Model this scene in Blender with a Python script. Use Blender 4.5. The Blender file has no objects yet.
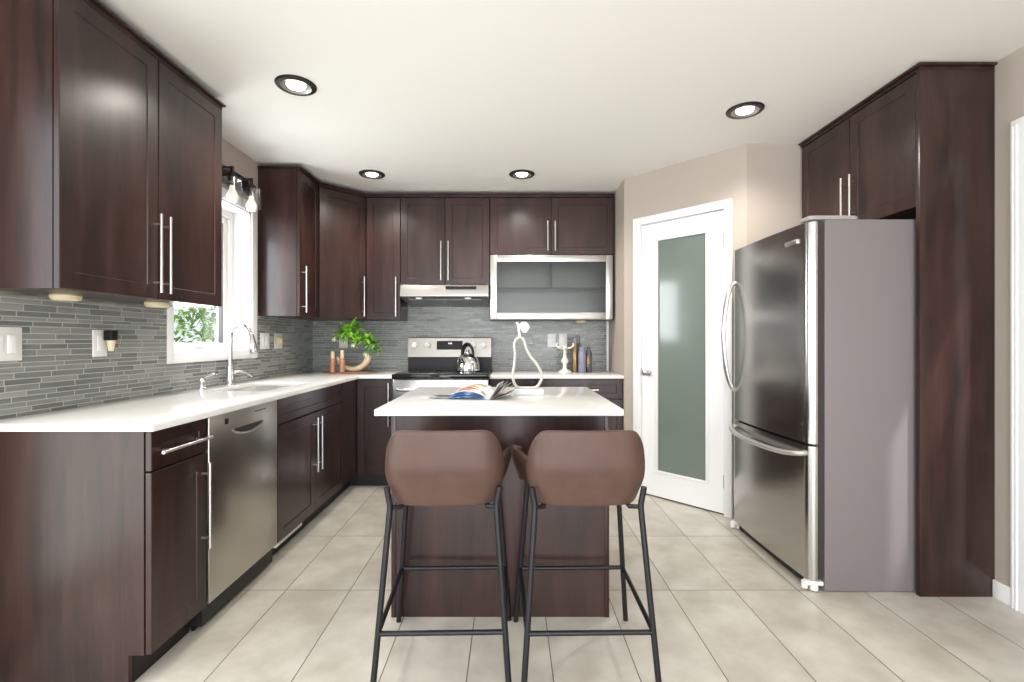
import bpy, bmesh, math, random
from mathutils import Vector, Matrix
random.seed(7)
PI = math.pi
scene = bpy.context.scene
C = scene.collection

# ------------------------------------------------------------------ camera
H = 1.2077
cam_d = bpy.data.cameras.new('camera')
cam_d.sensor_width = 36.0
cam_d.lens = 485.0 / 1024 * 36.0
cam_d.shift_x = 2.0 / 1024
cam_d.shift_y = -1.0 / 1024
cam_d.clip_start = 0.05
cam = bpy.data.objects.new('camera', cam_d)
C.objects.link(cam)
cam.location = (0, 0, H)
cam.rotation_euler = (PI / 2, 0, 0)
scene.camera = cam

# ------------------------------------------------------------------ view + world + daylight
vs = scene.view_settings
vs.view_transform = 'Standard'
vs.look = 'None'
vs.gamma = 1.0
vs.use_curve_mapping = False
vs.exposure = -0.12
scene.cycles.max_bounces = 10
scene.cycles.diffuse_bounces = 6
scene.cycles.glossy_bounces = 5
scene.cycles.transmission_bounces = 8
scene.cycles.use_denoising = True
scene.cycles.sample_clamp_indirect = 8.0

w = bpy.data.worlds.new('world')
scene.world = w
w.use_nodes = True
bgn = w.node_tree.nodes['Background']
bgn.inputs[0].default_value = (0.90, 0.95, 1.0, 1)
bgn.inputs[1].default_value = 1.4


def area(name, loc, rot, sx, sy, power, col=(1, 1, 1)):
    d = bpy.data.lights.new(name, 'AREA')
    d.shape = 'RECTANGLE'
    d.size, d.size_y = sx, sy
    d.energy = power
    d.color = col
    o = bpy.data.objects.new(name, d)
    C.objects.link(o)
    o.location = loc
    o.rotation_euler = rot
    return o


# daylight entering by the glazed rear wall and by the kitchen window
area('daylight_rear', (0.2, -3.05, 1.25), (PI / 2, 0, 0), 3.5, 2.2, 205, (0.93, 0.96, 1.0))
area('daylight_side', (-2.10, -0.40, 1.15), (0, -PI / 2, 0), 2.1, 3.6, 90, (0.92, 0.96, 1.0))
area('daylight_window', (-2.12, 3.11, 1.66), (0, -PI / 2, 0), 0.9, 0.7, 34, (0.93, 0.97, 1.0))
sd = bpy.data.lights.new('sun', 'SUN')
sd.energy = 4.5
sd.angle = 0.03
so = bpy.data.objects.new('sun', sd)
C.objects.link(so)
so.location = (-6, -3, 8)
so.rotation_euler = (math.radians(40), math.radians(8), math.radians(20))


# ------------------------------------------------------------------ materials
def new_mat(name):
    m = bpy.data.materials.new(name)
    m.use_nodes = True
    return m, m.node_tree.nodes, m.node_tree.links, m.node_tree.nodes['Principled BSDF']


def pbr(name, col, rough=0.5, metal=0.0, spec=None, coat=0.0, noise=0.0, nscale=8.0, bump=0.0, bscale=60.0):
    m, n, l, p = new_mat(name)
    p.inputs['Base Color'].default_value = (*col, 1)
    p.inputs['Roughness'].default_value = rough
    p.inputs['Metallic'].default_value = metal
    if spec is not None:
        p.inputs['Specular IOR Level'].default_value = spec
    if coat:
        p.inputs['Coat Weight'].default_value = coat
        p.inputs['Coat Roughness'].default_value = 0.1
    tc = n.new('ShaderNodeTexCoord')
    if noise:
        t = n.new('ShaderNodeTexNoise')
        t.inputs['Scale'].default_value = nscale
        t.inputs['Detail'].default_value = 4
        l.new(tc.outputs['Object'], t.inputs['Vector'])
        r = n.new('ShaderNodeValToRGB')
        r.color_ramp.elements[0].color = (*[c * (1 - noise) for c in col], 1)
        r.color_ramp.elements[1].color = (*[min(1, c * (1 + noise)) for c in col], 1)
        r.color_ramp.elements[0].position = 0.3
        r.color_ramp.elements[1].position = 0.7
        l.new(t.outputs['Fac'], r.inputs['Fac'])
        l.new(r.outputs['Color'], p.inputs['Base Color'])
    if bump:
        t2 = n.new('ShaderNodeTexNoise')
        t2.inputs['Scale'].default_value = bscale
        t2.inputs['Detail'].default_value = 3
        l.new(tc.outputs['Object'], t2.inputs['Vector'])
        b = n.new('ShaderNodeBump')
        b.inputs['Strength'].default_value = bump
        b.inputs['Distance'].default_value = 0.002
        l.new(t2.outputs['Fac'], b.inputs['Height'])
        l.new(b.outputs['Normal'], p.inputs['Normal'])
    return m


def emit(name, col, strength):
    m, n, l, p = new_mat(name)
    p.inputs['Base Color'].default_value = (*col, 1)
    p.inputs['Emission Color'].default_value = (*col, 1)
    p.inputs['Emission Strength'].default_value = strength
    return m


def wood_mat(name, dark, light, rough=0.3):
    m, n, l, p = new_mat(name)
    tc = n.new('ShaderNodeTexCoord')
    mp = n.new('ShaderNodeMapping')
    mp.inputs['Scale'].default_value = (6, 6, 0.9)
    l.new(tc.outputs['Object'], mp.inputs['Vector'])
    t = n.new('ShaderNodeTexNoise')
    t.inputs['Scale'].default_value = 1.6
    t.inputs['Detail'].default_value = 7
    t.inputs['Roughness'].default_value = 0.6
    t.inputs['Distortion'].default_value = 0.5
    l.new(mp.outputs['Vector'], t.inputs['Vector'])
    mp2 = n.new('ShaderNodeMapping')
    mp2.inputs['Scale'].default_value = (110, 110, 2.5)
    l.new(tc.outputs['Object'], mp2.inputs['Vector'])
    t2 = n.new('ShaderNodeTexNoise')
    t2.inputs['Scale'].default_value = 1.0
    t2.inputs['Detail'].default_value = 3
    l.new(mp2.outputs['Vector'], t2.inputs['Vector'])
    mx = n.new('ShaderNodeMath')
    mx.operation = 'MULTIPLY_ADD'
    l.new(t2.outputs['Fac'], mx.inputs[0])
    mx.inputs[1].default_value = 0.25
    l.new(t.outputs['Fac'], mx.inputs[2])
    r = n.new('ShaderNodeValToRGB')
    r.color_ramp.elements[0].position = 0.42
    r.color_ramp.elements[1].position = 0.85
    r.color_ramp.elements[0].color = (*dark, 1)
    r.color_ramp.elements[1].color = (*light, 1)
    em = r.color_ramp.elements.new(0.66)
    em.color = (dark[0] * 0.40 + light[0] * 0.62, dark[1] * 0.45 + light[1] * 0.50, dark[2] * 0.5 + light[2] * 0.45, 1)
    l.new(mx.outputs[0], r.inputs['Fac'])
    l.new(r.outputs['Color'], p.inputs['Base Color'])
    p.inputs['Roughness'].default_value = rough
    p.inputs['Specular IOR Level'].default_value = 0.48
    return m


def steel_mat(name, col=(0.55, 0.54, 0.53), rough=0.24, brush=(2, 2, 260), strength=0.08):
    m, n, l, p = new_mat(name)
    p.inputs['Base Color'].default_value = (*col, 1)
    p.inputs['Metallic'].default_value = 1
    p.inputs['Roughness'].default_value = rough
    tc = n.new('ShaderNodeTexCoord')
    mp = n.new('ShaderNodeMapping')
    mp.inputs['Scale'].default_value = brush
    l.new(tc.outputs['Object'], mp.inputs['Vector'])
    t = n.new('ShaderNodeTexNoise')
    t.inputs['Scale'].default_value = 1.0
    t.inputs['Detail'].default_value = 4
    l.new(mp.outputs['Vector'], t.inputs['Vector'])
    b = n.new('ShaderNodeBump')
    b.inputs['Strength'].default_value = strength
    b.inputs['Distance'].default_value = 0.002
    l.new(t.outputs['Fac'], b.inputs['Height'])
    l.new(b.outputs['Normal'], p.inputs['Normal'])
    return m


def math_n(n, l, op, a, b=None, c=None):
    k = n.new('ShaderNodeMath')
    k.operation = op
    for i, v in enumerate((a, b, c)):
        if v is None:
            continue
        if isinstance(v, (int, float)):
            k.inputs[i].default_value = v
        else:
            l.new(v, k.inputs[i])
    return k.outputs[0]


def floor_mat():
    m, n, l, p = new_mat('floor_tile')
    tc = n.new('ShaderNodeTexCoord')
    sp = n.new('ShaderNodeSeparateXYZ')
    l.new(tc.outputs['Object'], sp.inputs[0])
    u = math_n(n, l, 'DIVIDE', math_n(n, l, 'ADD', sp.outputs['X'], 0.1545 + 0.309 * 40), 0.309)
    v = math_n(n, l, 'DIVIDE', math_n(n, l, 'ADD', sp.outputs['Y'], -2.342 + 0.645 * 40), 0.645)
    fu, fv = math_n(n, l, 'FRACT', u), math_n(n, l, 'FRACT', v)
    iu, iv = math_n(n, l, 'FLOOR', u), math_n(n, l, 'FLOOR', v)
    def edge(f, wd):
        d = math_n(n, l, 'MINIMUM', f, math_n(n, l, 'SUBTRACT', 1.0, f))
        return math_n(n, l, 'LESS_THAN', d, wd)
    g = math_n(n, l, 'MAXIMUM', edge(fu, 0.0065), edge(fv, 0.0031))
    cmb = n.new('ShaderNodeCombineXYZ')
    l.new(iu, cmb.inputs[0]); l.new(iv, cmb.inputs[1])
    wn = n.new('ShaderNodeTexWhiteNoise')
    wn.noise_dimensions = '3D'
    l.new(cmb.outputs[0], wn.inputs['Vector'])
    off = n.new('ShaderNodeVectorMath'); off.operation = 'MULTIPLY_ADD'
    l.new(wn.outputs['Color'], off.inputs[0])
    off.inputs[1].default_value = (30, 30, 30)
    l.new(tc.outputs['Object'], off.inputs[2])
    t = n.new('ShaderNodeTexNoise')
    t.inputs['Scale'].default_value = 5.5
    t.inputs['Detail'].default_value = 6
    t.inputs['Roughness'].default_value = 0.55
    l.new(off.outputs[0], t.inputs['Vector'])
    f = math_n(n, l, 'MULTIPLY_ADD', wn.outputs['Value'], 0.10, t.outputs['Fac'])
    r = n.new('ShaderNodeValToRGB')
    r.color_ramp.elements[0].position = 0.36
    r.color_ramp.elements[1].position = 0.76
    r.color_ramp.elements[0].color = (0.495, 0.455, 0.39, 1)
    r.color_ramp.elements[1].color = (0.68, 0.645, 0.575, 1)
    l.new(f, r.inputs['Fac'])
    mix = n.new('ShaderNodeMix'); mix.data_type = 'RGBA'
    l.new(g, mix.inputs[0])
    l.new(r.outputs['Color'], mix.inputs[6])
    mix.inputs[7].default_value = (0.11, 0.10, 0.085, 1)
    l.new(mix.outputs[2], p.inputs['Base Color'])
    p.inputs['Roughness'].default_value = 0.32
    return m


def mosaic_mat(name, axis):
    """thin random-length strips of grey glass and stone; axis = horizontal run ('X' or 'Y')"""
    m, n, l, p = new_mat(name)
    tc = n.new('ShaderNodeTexCoord')
    sp = n.new('ShaderNodeSeparateXYZ')
    l.new(tc.outputs['Object'], sp.inputs[0])
    zz = math_n(n, l, 'MULTIPLY', sp.outputs['Z'], 46.0)
    def vor(feat, wsock):
        k = n.new('ShaderNodeTexVoronoi')
        k.voronoi_dimensions = '1D'
        k.feature = feat
        k.inputs['Scale'].default_value = 1.0
        k.inputs['Randomness'].default_value = 0.62
        l.new(wsock, k.inputs['W'])
        return k
    ra, rb = vor('F1', zz), vor('DISTANCE_TO_EDGE', zz)
    wn = n.new('ShaderNodeTexWhiteNoise'); wn.noise_dimensions = '1D'
    l.new(ra.outputs['W'], wn.inputs['W'])
    run = math_n(n, l, 'MULTIPLY_ADD', wn.outputs['Value'], 317.0,
                 math_n(n, l, 'MULTIPLY', sp.outputs[axis], 7.2))
    ca, cb = vor('F1', run), vor('DISTANCE_TO_EDGE', run)
    g = math_n(n, l, 'MAXIMUM', math_n(n, l, 'LESS_THAN', rb.outputs['Distance'], 0.07),
               math_n(n, l, 'LESS_THAN', cb.outputs['Distance'], 0.014))
    cmb = n.new('ShaderNodeCombineXYZ')
    l.new(ra.outputs['W'], cmb.inputs[0]); l.new(ca.outputs['W'], cmb.inputs[1])
    wc = n.new('ShaderNodeTexWhiteNoise'); wc.noise_dimensions = '3D'
    l.new(cmb.outputs[0], wc.inputs['Vector'])
    st = n.new('ShaderNodeTexNoise')
    mp = n.new('ShaderNodeMapping'); mp.inputs['Scale'].default_value = (10, 10, 160)
    l.new(tc.outputs['Object'], mp.inputs['Vector'])
    l.new(mp.outputs['Vector'], st.inputs['Vector'])
    st.inputs['Scale'].default_value = 1.0
    f = math_n(n, l, 'MULTIPLY_ADD', st.outputs['Fac'], 0.6, math_n(n, l, 'MULTIPLY', wc.outputs['Value'], 0.62))
    r = n.new('ShaderNodeValToRGB')
    els = r.color_ramp.elements
    els[0].position, els[0].color = 0.1, (0.118, 0.127, 0.120, 1)
    els[1].position, els[1].color = 1.0, (0.29, 0.303, 0.288, 1)
    e = els.new(0.5); e.color = (0.178, 0.190, 0.181, 1)
    l.new(f, r.inputs['Fac'])
    mix = n.new('ShaderNodeMix'); mix.data_type = 'RGBA'
    l.new(g, mix.inputs[0])
    l.new(r.outputs['Color'], mix.inputs[6])
    mix.inputs[7].default_value = (0.47, 0.47, 0.45, 1)
    l.new(mix.outputs[2], p.inputs['Base Color'])
    rr = math_n(n, l, 'MULTIPLY_ADD', wc.outputs['Value'], 0.3, 0.14)
    l.new(math_n(n, l, 'MAXIMUM', rr, math_n(n, l, 'MULTIPLY', g, 0.7)), p.inputs['Roughness'])
    b = n.new('ShaderNodeBump'); b.inputs['Strength'].default_value = 0.4; b.inputs['Distance'].default_value = 0.002
    l.new(math_n(n, l, 'SUBTRACT', 1.0, g), b.inputs['Height'])
    l.new(b.outputs['Normal'], p.inputs['Normal'])
    return m


def glass_mat(name, col=(1, 1, 1), rough=0.0):
    m, n, l, p = new_mat(name)
    p.inputs['Base Color'].default_value = (*col, 1)
    p.inputs['Roughness'].default_value = rough
    p.inputs['Transmission Weight'].default_value = 1.0
    p.inputs['IOR'].default_value = 1.45
    return m


def pane_mat(name):
    m, n, l, p = new_mat(name)
    out = n['Material Output']
    tr = n.new('ShaderNodeBsdfTransparent')
    gl = n.new('ShaderNodeBsdfGlossy'); gl.inputs['Roughness'].default_value = 0.02
    mx = n.new('ShaderNodeMixShader'); mx.inputs[0].default_value = 0.08
    l.new(tr.outputs[0], mx.inputs[1]); l.new(gl.outputs[0], mx.inputs[2])
    l.new(mx.outputs[0], out.inputs['Surface'])
    return m


M = {}
M['wall'] = pbr('beige_wall_paint', (0.44, 0.378, 0.33), 0.75, bump=0.05, bscale=220)
M['ceiling'] = pbr('ceiling_paint', (0.82, 0.80, 0.765), 0.85, bump=0.04, bscale=250)
M['floor'] = floor_mat()
M['white'] = pbr('white_trim_paint', (0.86, 0.86, 0.86), 0.35)
M['wood'] = wood_mat('espresso_wood', (0.0095, 0.0047, 0.0044), (0.049, 0.0240, 0.0213), 0.30)
M['wood_in'] = pbr('dark_toe_kick', (0.008, 0.006, 0.006), 0.5)
M['quartz'] = pbr('white_quartz', (0.80, 0.79, 0.77), 0.14, noise=0.02, nscale=60)
M['steel'] = steel_mat('stainless_steel')
M['steel_v'] = steel_mat('stainless_door', (0.50, 0.485, 0.47), 0.20, (1.5, 1.5, 320), 0.10)
M['steel_dw'] = steel_mat('stainless_dishwasher', (0.50, 0.47, 0.43), 0.30, (1.5, 1.5, 300), 0.10)
M['alum'] = steel_mat('brushed_aluminium', (0.56, 0.545, 0.52), 0.32, (60, 60, 60), 0.04)
M['range_steel'] = steel_mat('range_steel', (0.40, 0.385, 0.365), 0.30, (60, 60, 60), 0.04)
M['sink_steel'] = steel_mat('sink_steel', (0.78, 0.77, 0.75), 0.36, (40, 40, 40), 0.03)
M['handle'] = pbr('satin_nickel', (0.72, 0.70, 0.68), 0.28, 1.0)
M['chrome'] = pbr('chrome', (0.80, 0.80, 0.81), 0.07, 1.0)
M['black'] = pbr('black_plastic', (0.010, 0.010, 0.011), 0.35, spec=0.25)
M['blackglass'] = pbr('black_ceramic_glass', (0.010, 0.010, 0.011), 0.06)
M['ovenglass'] = pbr('dark_oven_glass', (0.03, 0.03, 0.03), 0.08)
M['fridge_side'] = pbr('grey_fridge_paint', (0.195, 0.172, 0.174), 0.55, spec=0.35, bump=0.06, bscale=400)
M['fridge_trim'] = pbr('grey_hinge_cover', (0.34, 0.32, 0.31), 0.4)
M['gasket'] = pbr('dark_gasket', (0.03, 0.027, 0.027), 0.6)
M['plastic'] = pbr('white_plastic', (0.80, 0.79, 0.77), 0.4)
M['cream'] = pbr('cream_plastic', (0.66, 0.55, 0.36), 0.45)
M['leather'] = pbr('brown_leather', (0.088, 0.049, 0.038), 0.45, spec=0.35, noise=0.10, nscale=14, bump=0.25, bscale=260)
M['legmetal'] = pbr('charcoal_metal', (0.022, 0.021, 0.024), 0.38, 0.6)
M['frost'] = pbr('frosted_green_glass', (0.165, 0.20, 0.175), 0.10, spec=0.5)
M['frost_cab'] = glass_mat('smoky_frosted_glass', (0.27, 0.285, 0.275), 0.25)
M['pane'] = pane_mat('window_pane')
M['clear'] = glass_mat('clear_glass')
M['bulb'] = emit('bulb_glow', (1.0, 0.95, 0.87), 0.22)
M['lampglow'] = emit('downlight_glow', (1.0, 0.93, 0.82), 9.0)
M['puck'] = pbr('cream_puck_lens', (0.75, 0.66, 0.45), 0.4)
M['baffle'] = pbr('silver_baffle', (0.40, 0.39, 0.38), 0.3, 0.7)
M['bronze'] = pbr('dark_bronze', (0.020, 0.016, 0.014), 0.4, 0.3)
M['brass'] = pbr('satin_hinge', (0.42, 0.38, 0.30), 0.35, 1.0)
M['leaf'] = pbr('green_leaf', (0.30, 0.62, 0.06), 0.42, noise=0.35, nscale=25)
M['leaf_dark'] = pbr('dark_green_leaf', (0.14, 0.34, 0.05), 0.5, noise=0.3, nscale=25)
M['flower'] = pbr('cream_flower', (0.80, 0.77, 0.60), 0.5)
M['horn'] = pbr('cream_horn', (0.70, 0.56, 0.38), 0.35, noise=0.12, nscale=18)
M['copper'] = pbr('copper_wood', (0.42, 0.19, 0.105), 0.35, noise=0.15, nscale=20)
M['tray'] = pbr('reddish_wood_tray', (0.26, 0.105, 0.055), 0.4, noise=0.2, nscale=20)
M['marble'] = pbr('white_marble', (0.82, 0.81, 0.80), 0.25, noise=0.03, nscale=12)
M['silver'] = pbr('hammered_silver', (0.68, 0.66, 0.62), 0.36, 0.4, bump=0.5, bscale=90)
M['ivory'] = pbr('ivory_candlestick', (0.76, 0.73, 0.67), 0.4)
M['gold'] = pbr('bronze_can', (0.26, 0.17, 0.09), 0.28, 0.7)
M['greycap'] = pbr('grey_cap', (0.20, 0.205, 0.21), 0.35)
M['lavender'] = pbr('lavender_bottle', (0.23, 0.215, 0.33), 0.35)
M['slate'] = pbr('slate_bottle', (0.085, 0.08, 0.10), 0.35)
M['yellow'] = pbr('yellow_print', (0.75, 0.55, 0.05), 0.5)
M['paper'] = pbr('white_paper', (0.82, 0.81, 0.79), 0.5)
M['foliage'] = pbr('garden_leaf', (0.30, 0.46, 0.16), 0.6, noise=0.4, nscale=3)
M['bark'] = pbr('bark', (0.10, 0.07, 0.05), 0.8)
M['lawn'] = pbr('lawn', (0.20, 0.30, 0.10), 0.9, noise=0.2, nscale=3)
M['tile_l'] = mosaic_mat('grey_mosaic_left', 'Y')
M['tile_b'] = mosaic_mat('grey_mosaic_back', 'X')
M['display'] = emit('display_glow', (0.75, 0.85, 0.9), 0.7)


def picture_mat(name, cols, scale=22.0):
    m, n, l, p = new_mat(name)
    tc = n.new('ShaderNodeTexCoord')
    t = n.new('ShaderNodeTexVoronoi')
    t.inputs['Scale'].default_value = scale
    l.new(tc.outputs['Object'], t.inputs['Vector'])
    s = n.new('ShaderNodeSeparateXYZ')
    l.new(t.outputs['Color'], s.inputs[0])
    r = n.new('ShaderNodeValToRGB')
    r.color_ramp.interpolation = 'CONSTANT'
    els = r.color_ramp.elements
    for i, c in enumerate(cols):
        if i < 2:
            e = els[i]
        else:
            e = els.new(0.99)
        e.color = (*c, 1)
    for i, e in enumerate(list(els)):
        e.position = i / len(cols)
    l.new(s.outputs[0], r.inputs['Fac'])
    l.new(r.outputs['Color'], p.inputs['Base Color'])
    p.inputs['Roughness'].default_value = 0.3
    return m


M['pg_blue'] = picture_mat('printed_page_blue', [(0.08, 0.22, 0.48), (0.16, 0.36, 0.62), (0.05, 0.10, 0.25), (0.45, 0.6, 0.75)])
M['pg_warm'] = picture_mat('printed_page_warm', [(0.75, 0.22, 0.10), (0.8, 0.62, 0.22), (0.25, 0.5, 0.22), (0.85, 0.82, 0.75), (0.82, 0.35, 0.25)])
M['pg_grey'] = picture_mat('printed_page_grey', [(0.18, 0.19, 0.21), (0.32, 0.33, 0.35), (0.10, 0.10, 0.12)])


# ------------------------------------------------------------------ mesh helpers
def box(bm, x0, x1, y0, y1, z0, z1, bev=0.0, seg=2):
    vs_ = [bm.verts.new((x, y, z)) for x in (x0, x1) for y in (y0, y1) for z in (z0, z1)]
    idx = [(0, 1, 3, 2), (4, 6, 7, 5), (0, 4, 5, 1), (2, 3, 7, 6), (0, 2, 6, 4), (1, 5, 7, 3)]
    fs = [bm.faces.new([vs_[i] for i in f]) for f in idx]
    if bev > 0:
        es = list({e for f in fs for e in f.edges})
        bmesh.ops.bevel(bm, geom=es, offset=bev, segments=seg, profile=0.5, affect='EDGES')
    return bm


def prism(bm, poly, z0, z1, bev=0.0):
    """poly = counter-clockwise (x, y) list"""
    lo = [bm.verts.new((x, y, z0)) for x, y in poly]
    hi = [bm.verts.new((x, y, z1)) for x, y in poly]
    fs = [bm.faces.new(hi), bm.faces.new(lo[::-1])]
    k = len(poly)
    for i in range(k):
        j = (i + 1) % k
        fs.append(bm.faces.new((lo[i], lo[j], hi[j], hi[i])))
    if bev > 0:
        es = list({e for f in fs for e in f.edges})
        bmesh.ops.bevel(bm, geom=es, offset=bev, segments=2, profile=0.5, affect='EDGES')
    return bm


def frames_along(pts, closed=False):
    out = []
    n = len(pts)
    up = None
    for i in range(n):
        if closed:
            t = pts[(i + 1) % n] - pts[(i - 1) % n]
        else:
            t = pts[min(i + 1, n - 1)] - pts[max(i - 1, 0)]
        t.normalize()
        if up is None:
            a = Vector((0, 0, 1)) if abs(t.z) < 0.9 else Vector((1, 0, 0))
            up = (a - t * a.dot(t)).normalized()
        else:
            up = (up - t * up.dot(t))
            up = up.normalized() if up.length > 1e-6 else t.orthogonal().normalized()
        out.append((t, up.copy(), t.cross(up)))
    return out


def tube(bm, pts, r, seg=12, closed=False, flat=1.0, cap=True):
    pts = [Vector(p) for p in pts]
    n = len(pts)
    rs = r if isinstance(r, (list, tuple)) else [r] * n
    fr = frames_along(pts, closed)
    rings = []
    for p, (t, u, v), rr in zip(pts, fr, rs):
        rings.append([bm.verts.new(p + u * (math.cos(2 * PI * k / seg) * rr) + v * (math.sin(2 * PI * k / seg) * rr * flat))
                      for k in range(seg)])
    for i in range(n if closed else n - 1):
        a, b = rings[i], rings[(i + 1) % n]
        for k in range(seg):
            j = (k + 1) % seg
            bm.faces.new((a[k], a[j], b[j], b[k]))
    if cap and not closed:
        bm.faces.new(rings[0][::-1])
        bm.faces.new(rings[-1])
    return bm


def cyl(bm, p0, p1, r0, r1=None, seg=16):
    return tube(bm, [p0, p1], [r0, r0 if r1 is None else r1], seg)


def lathe(bm, cx, cy, prof, seg=24, axis='Z', z0=0.0):
    """prof = list of (radius, height); axis Z upwards from (cx, cy, z0)"""
    rings = []
    for r, z in prof:
        if r < 1e-5:
            rings.append([bm.verts.new((cx, cy, z0 + z))])
        else:
            rings.append([bm.verts.new((cx + r * math.cos(2 * PI * k / seg), cy + r * math.sin(2 * PI * k / seg), z0 + z)) for k in range(seg)])
    for a, b in zip(rings[:-1], rings[1:]):
        for k in range(seg):
            j = (k + 1) % seg
            if len(a) == 1 and len(b) == 1:
                continue
            if len(a) == 1:
                bm.faces.new((a[0], b[j], b[k]))
            elif len(b) == 1:
                bm.faces.new((a[k], a[j], b[0]))
            else:
                bm.faces.new((a[k], a[j], b[j], b[k]))
    return bm


def bez(p0, p1, p2, p3, n=12):
    p0, p1, p2, p3 = map(Vector, (p0, p1, p2, p3))
    return [p0 * (1 - t) ** 3 + p1 * 3 * t * (1 - t) ** 2 + p2 * 3 * t * t * (1 - t) + p3 * t ** 3 for t in [i / n for i in range(n + 1)]]


def smooth_path(ctrl, n=8, closed=False):
    """Catmull-Rom through the control points"""
    P = [Vector(c) for c in ctrl]
    m = len(P)
    out = []
    for i in range(m if closed else m - 1):
        a = P[(i - 1) % m] if closed or i > 0 else P[0]
        b, c = P[i], P[(i + 1) % m]
        d = P[(i + 2) % m] if closed or i + 2 < m else P[-1]
        for k in range(n):
            t = k / n
            out.append(0.5 * ((2 * b) + (c - a) * t + (2 * a - 5 * b + 4 * c - d) * t * t + (3 * b - a - 3 * c + d) * t ** 3))
    if not closed:
        out.append(P[-1])
    return out


def cells(bm, xs, ys, filled, z0, z1, bev=0.0):
    """welded slab made of the grid cells named in filled(i, j)"""
    V = {}
    def v(i, j, top):
        k = (i, j, top)
        if k not in V:
            V[k] = bm.verts.new((xs[i], ys[j], z1 if top else z0))
        return V[k]
    nx, ny = len(xs) - 1, len(ys) - 1
    F = {(i, j) for i in range(nx) for j in range(ny) if filled(i, j)}
    for i, j in F:
        bm.faces.new((v(i, j, 1), v(i + 1, j, 1), v(i + 1, j + 1, 1), v(i, j + 1, 1)))
        bm.faces.new((v(i, j, 0), v(i, j + 1, 0), v(i + 1, j + 1, 0), v(i + 1, j, 0)))
        for (di, dj), (a, b) in {(-1, 0): ((i, j + 1), (i, j)), (1, 0): ((i + 1, j), (i + 1, j + 1)),
                                 (0, -1): ((i, j), (i + 1, j)), (0, 1): ((i + 1, j + 1), (i, j + 1))}.items():
            if (i + di, j + dj) not in F:
                bm.faces.new((v(*a, 0), v(*b, 0), v(*b, 1), v(*a, 1)))
    if bev > 0:
        bm.normal_update()
        es = [e for e in bm.edges if len(e.link_faces) == 2 and e.calc_face_angle() > 0.5]
        bmesh.ops.bevel(bm, geom=es, offset=bev, segments=2, profile=0.5, affect='EDGES')
    return bm


def mesh_obj(name, bm, mat, parent=None, angle=35, inv=None):
    if inv is not None:
        bm.transform(inv)
    bmesh.ops.recalc_face_normals(bm, faces=bm.faces)
    me = bpy.data.meshes.new(name)
    bm.to_mesh(me)
    bm.free()
    me.materials.append(mat)
    me.polygons.foreach_set('use_smooth', [True] * len(me.polygons))
    me.set_sharp_from_angle(angle=math.radians(angle))
    o = bpy.data.objects.new(name, me)
    C.objects.link(o)
    if parent is not None:
        o.parent = parent
    return o


NB = bmesh.new


class Thing:
    """an Empty at the thing's base; parts are given in world coordinates unless local=True"""
    def __init__(self, name, label, cat, loc=(0, 0, 0), rz=0.0, group=None, kind=None):
        self.o = bpy.data.objects.new(name, None)
        self.o.empty_display_size = 0.1
        C.objects.link(self.o)
        self.o.location = loc
        self.o.rotation_euler = (0, 0, rz)
        self.M = Matrix.Translation(loc) @ Matrix.Rotation(rz, 4, 'Z')
        self.inv = self.M.inverted()
        if label:
            self.o['label'] = label
            self.o['category'] = cat
        if group:
            self.o['group'] = group
        if kind:
            self.o['kind'] = kind

    def part(self, name, bm, mat, parent=None, local=False, label=None, angle=35):
        o = mesh_obj(name, bm, mat, parent or self.o, angle, None if local else self.inv)
        if label:
            o['label'] = label
        return o


def single(name, bm, mat, label, cat, group=None, kind=None, angle=35, origin=None):
    inv = Matrix.Translation(-Vector(origin)) if origin else None
    o = mesh_obj(name, bm, mat, None, angle, inv)
    if origin:
        o.location = origin
    if label:
        o['label'] = label
        o['category'] = cat
    if group:
        o['group'] = group
    if kind:
        o['kind'] = kind
    return o


def struct(name, bm, mat, parent=None):
    o = mesh_obj(name, bm, mat, parent)
    if parent is None:
        o['kind'] = 'structure'
    return o


def dup(root, loc, rz, label, group=None):
    r = root.copy()
    C.objects.link(r)
    r.location = loc
    r.rotation_euler = (0, 0, rz)
    r['label'] = label
    if group:
        r['group'] = group
    for ch in list(root.children):
        c = ch.copy()
        C.objects.link(c)
        c.parent = r
        for g in list(ch.children):
            d = g.copy()
            C.objects.link(d)
            d.parent = c
    return r


def basis(o, u, nrm):
    """matrix with local x = u, local y = normal, local z = up, origin o"""
    u, nrm = Vector(u).normalized(), Vector(nrm).normalized()
    m = Matrix.Identity(4)
    for i in range(3):
        m[i][0], m[i][1], m[i][2], m[i][3] = u[i], nrm[i], (0, 0, 1)[i], o[i]
    return m


def door_bm(B, wd, z0, z1, t=0.02, fr=0.06, rec=0.0045):
    """shaker front: local x 0..wd, back at y=0, face at y=t"""
    bm = NB()
    def ring(ins, y):
        return [bm.verts.new(B @ Vector((x, y, z))) for x, z in ((ins, z0 + ins), (wd - ins, z0 + ins), (wd - ins, z1 - ins), (ins, z1 - ins))]
    rg = [ring(0, 0), ring(0, t - 0.002), ring(0.002, t), ring(fr, t), ring(fr + 0.003, t - rec)]
    bm.faces.new(rg[0])
    for a, b in zip(rg[:-1], rg[1:]):
        for k in range(4):
            j = (k + 1) % 4
            bm.faces.new((a[k], a[j], b[j], b[k]))
    bm.faces.new(rg[-1])
    return bm


def handle_bm(B, a, b, t=0.02, r=0.006, so=0.034, inset=0.045):
    """bar pull between local (x, z) points a and b, standing off the door face"""
    bm = NB()
    pa, pb = Vector((a[0], t + so, a[1])), Vector((b[0], t + so, b[1]))
    d = (pb - pa).normalized()
    cyl(bm, pa, pb, r, seg=12)
    for p in (pa + d * inset, pb - d * inset):
        cyl(bm, (p.x, t - 0.002, p.z), (p.x, t + so, p.z), r * 0.72, seg=10)
    bm.transform(B)
    return bm


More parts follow.
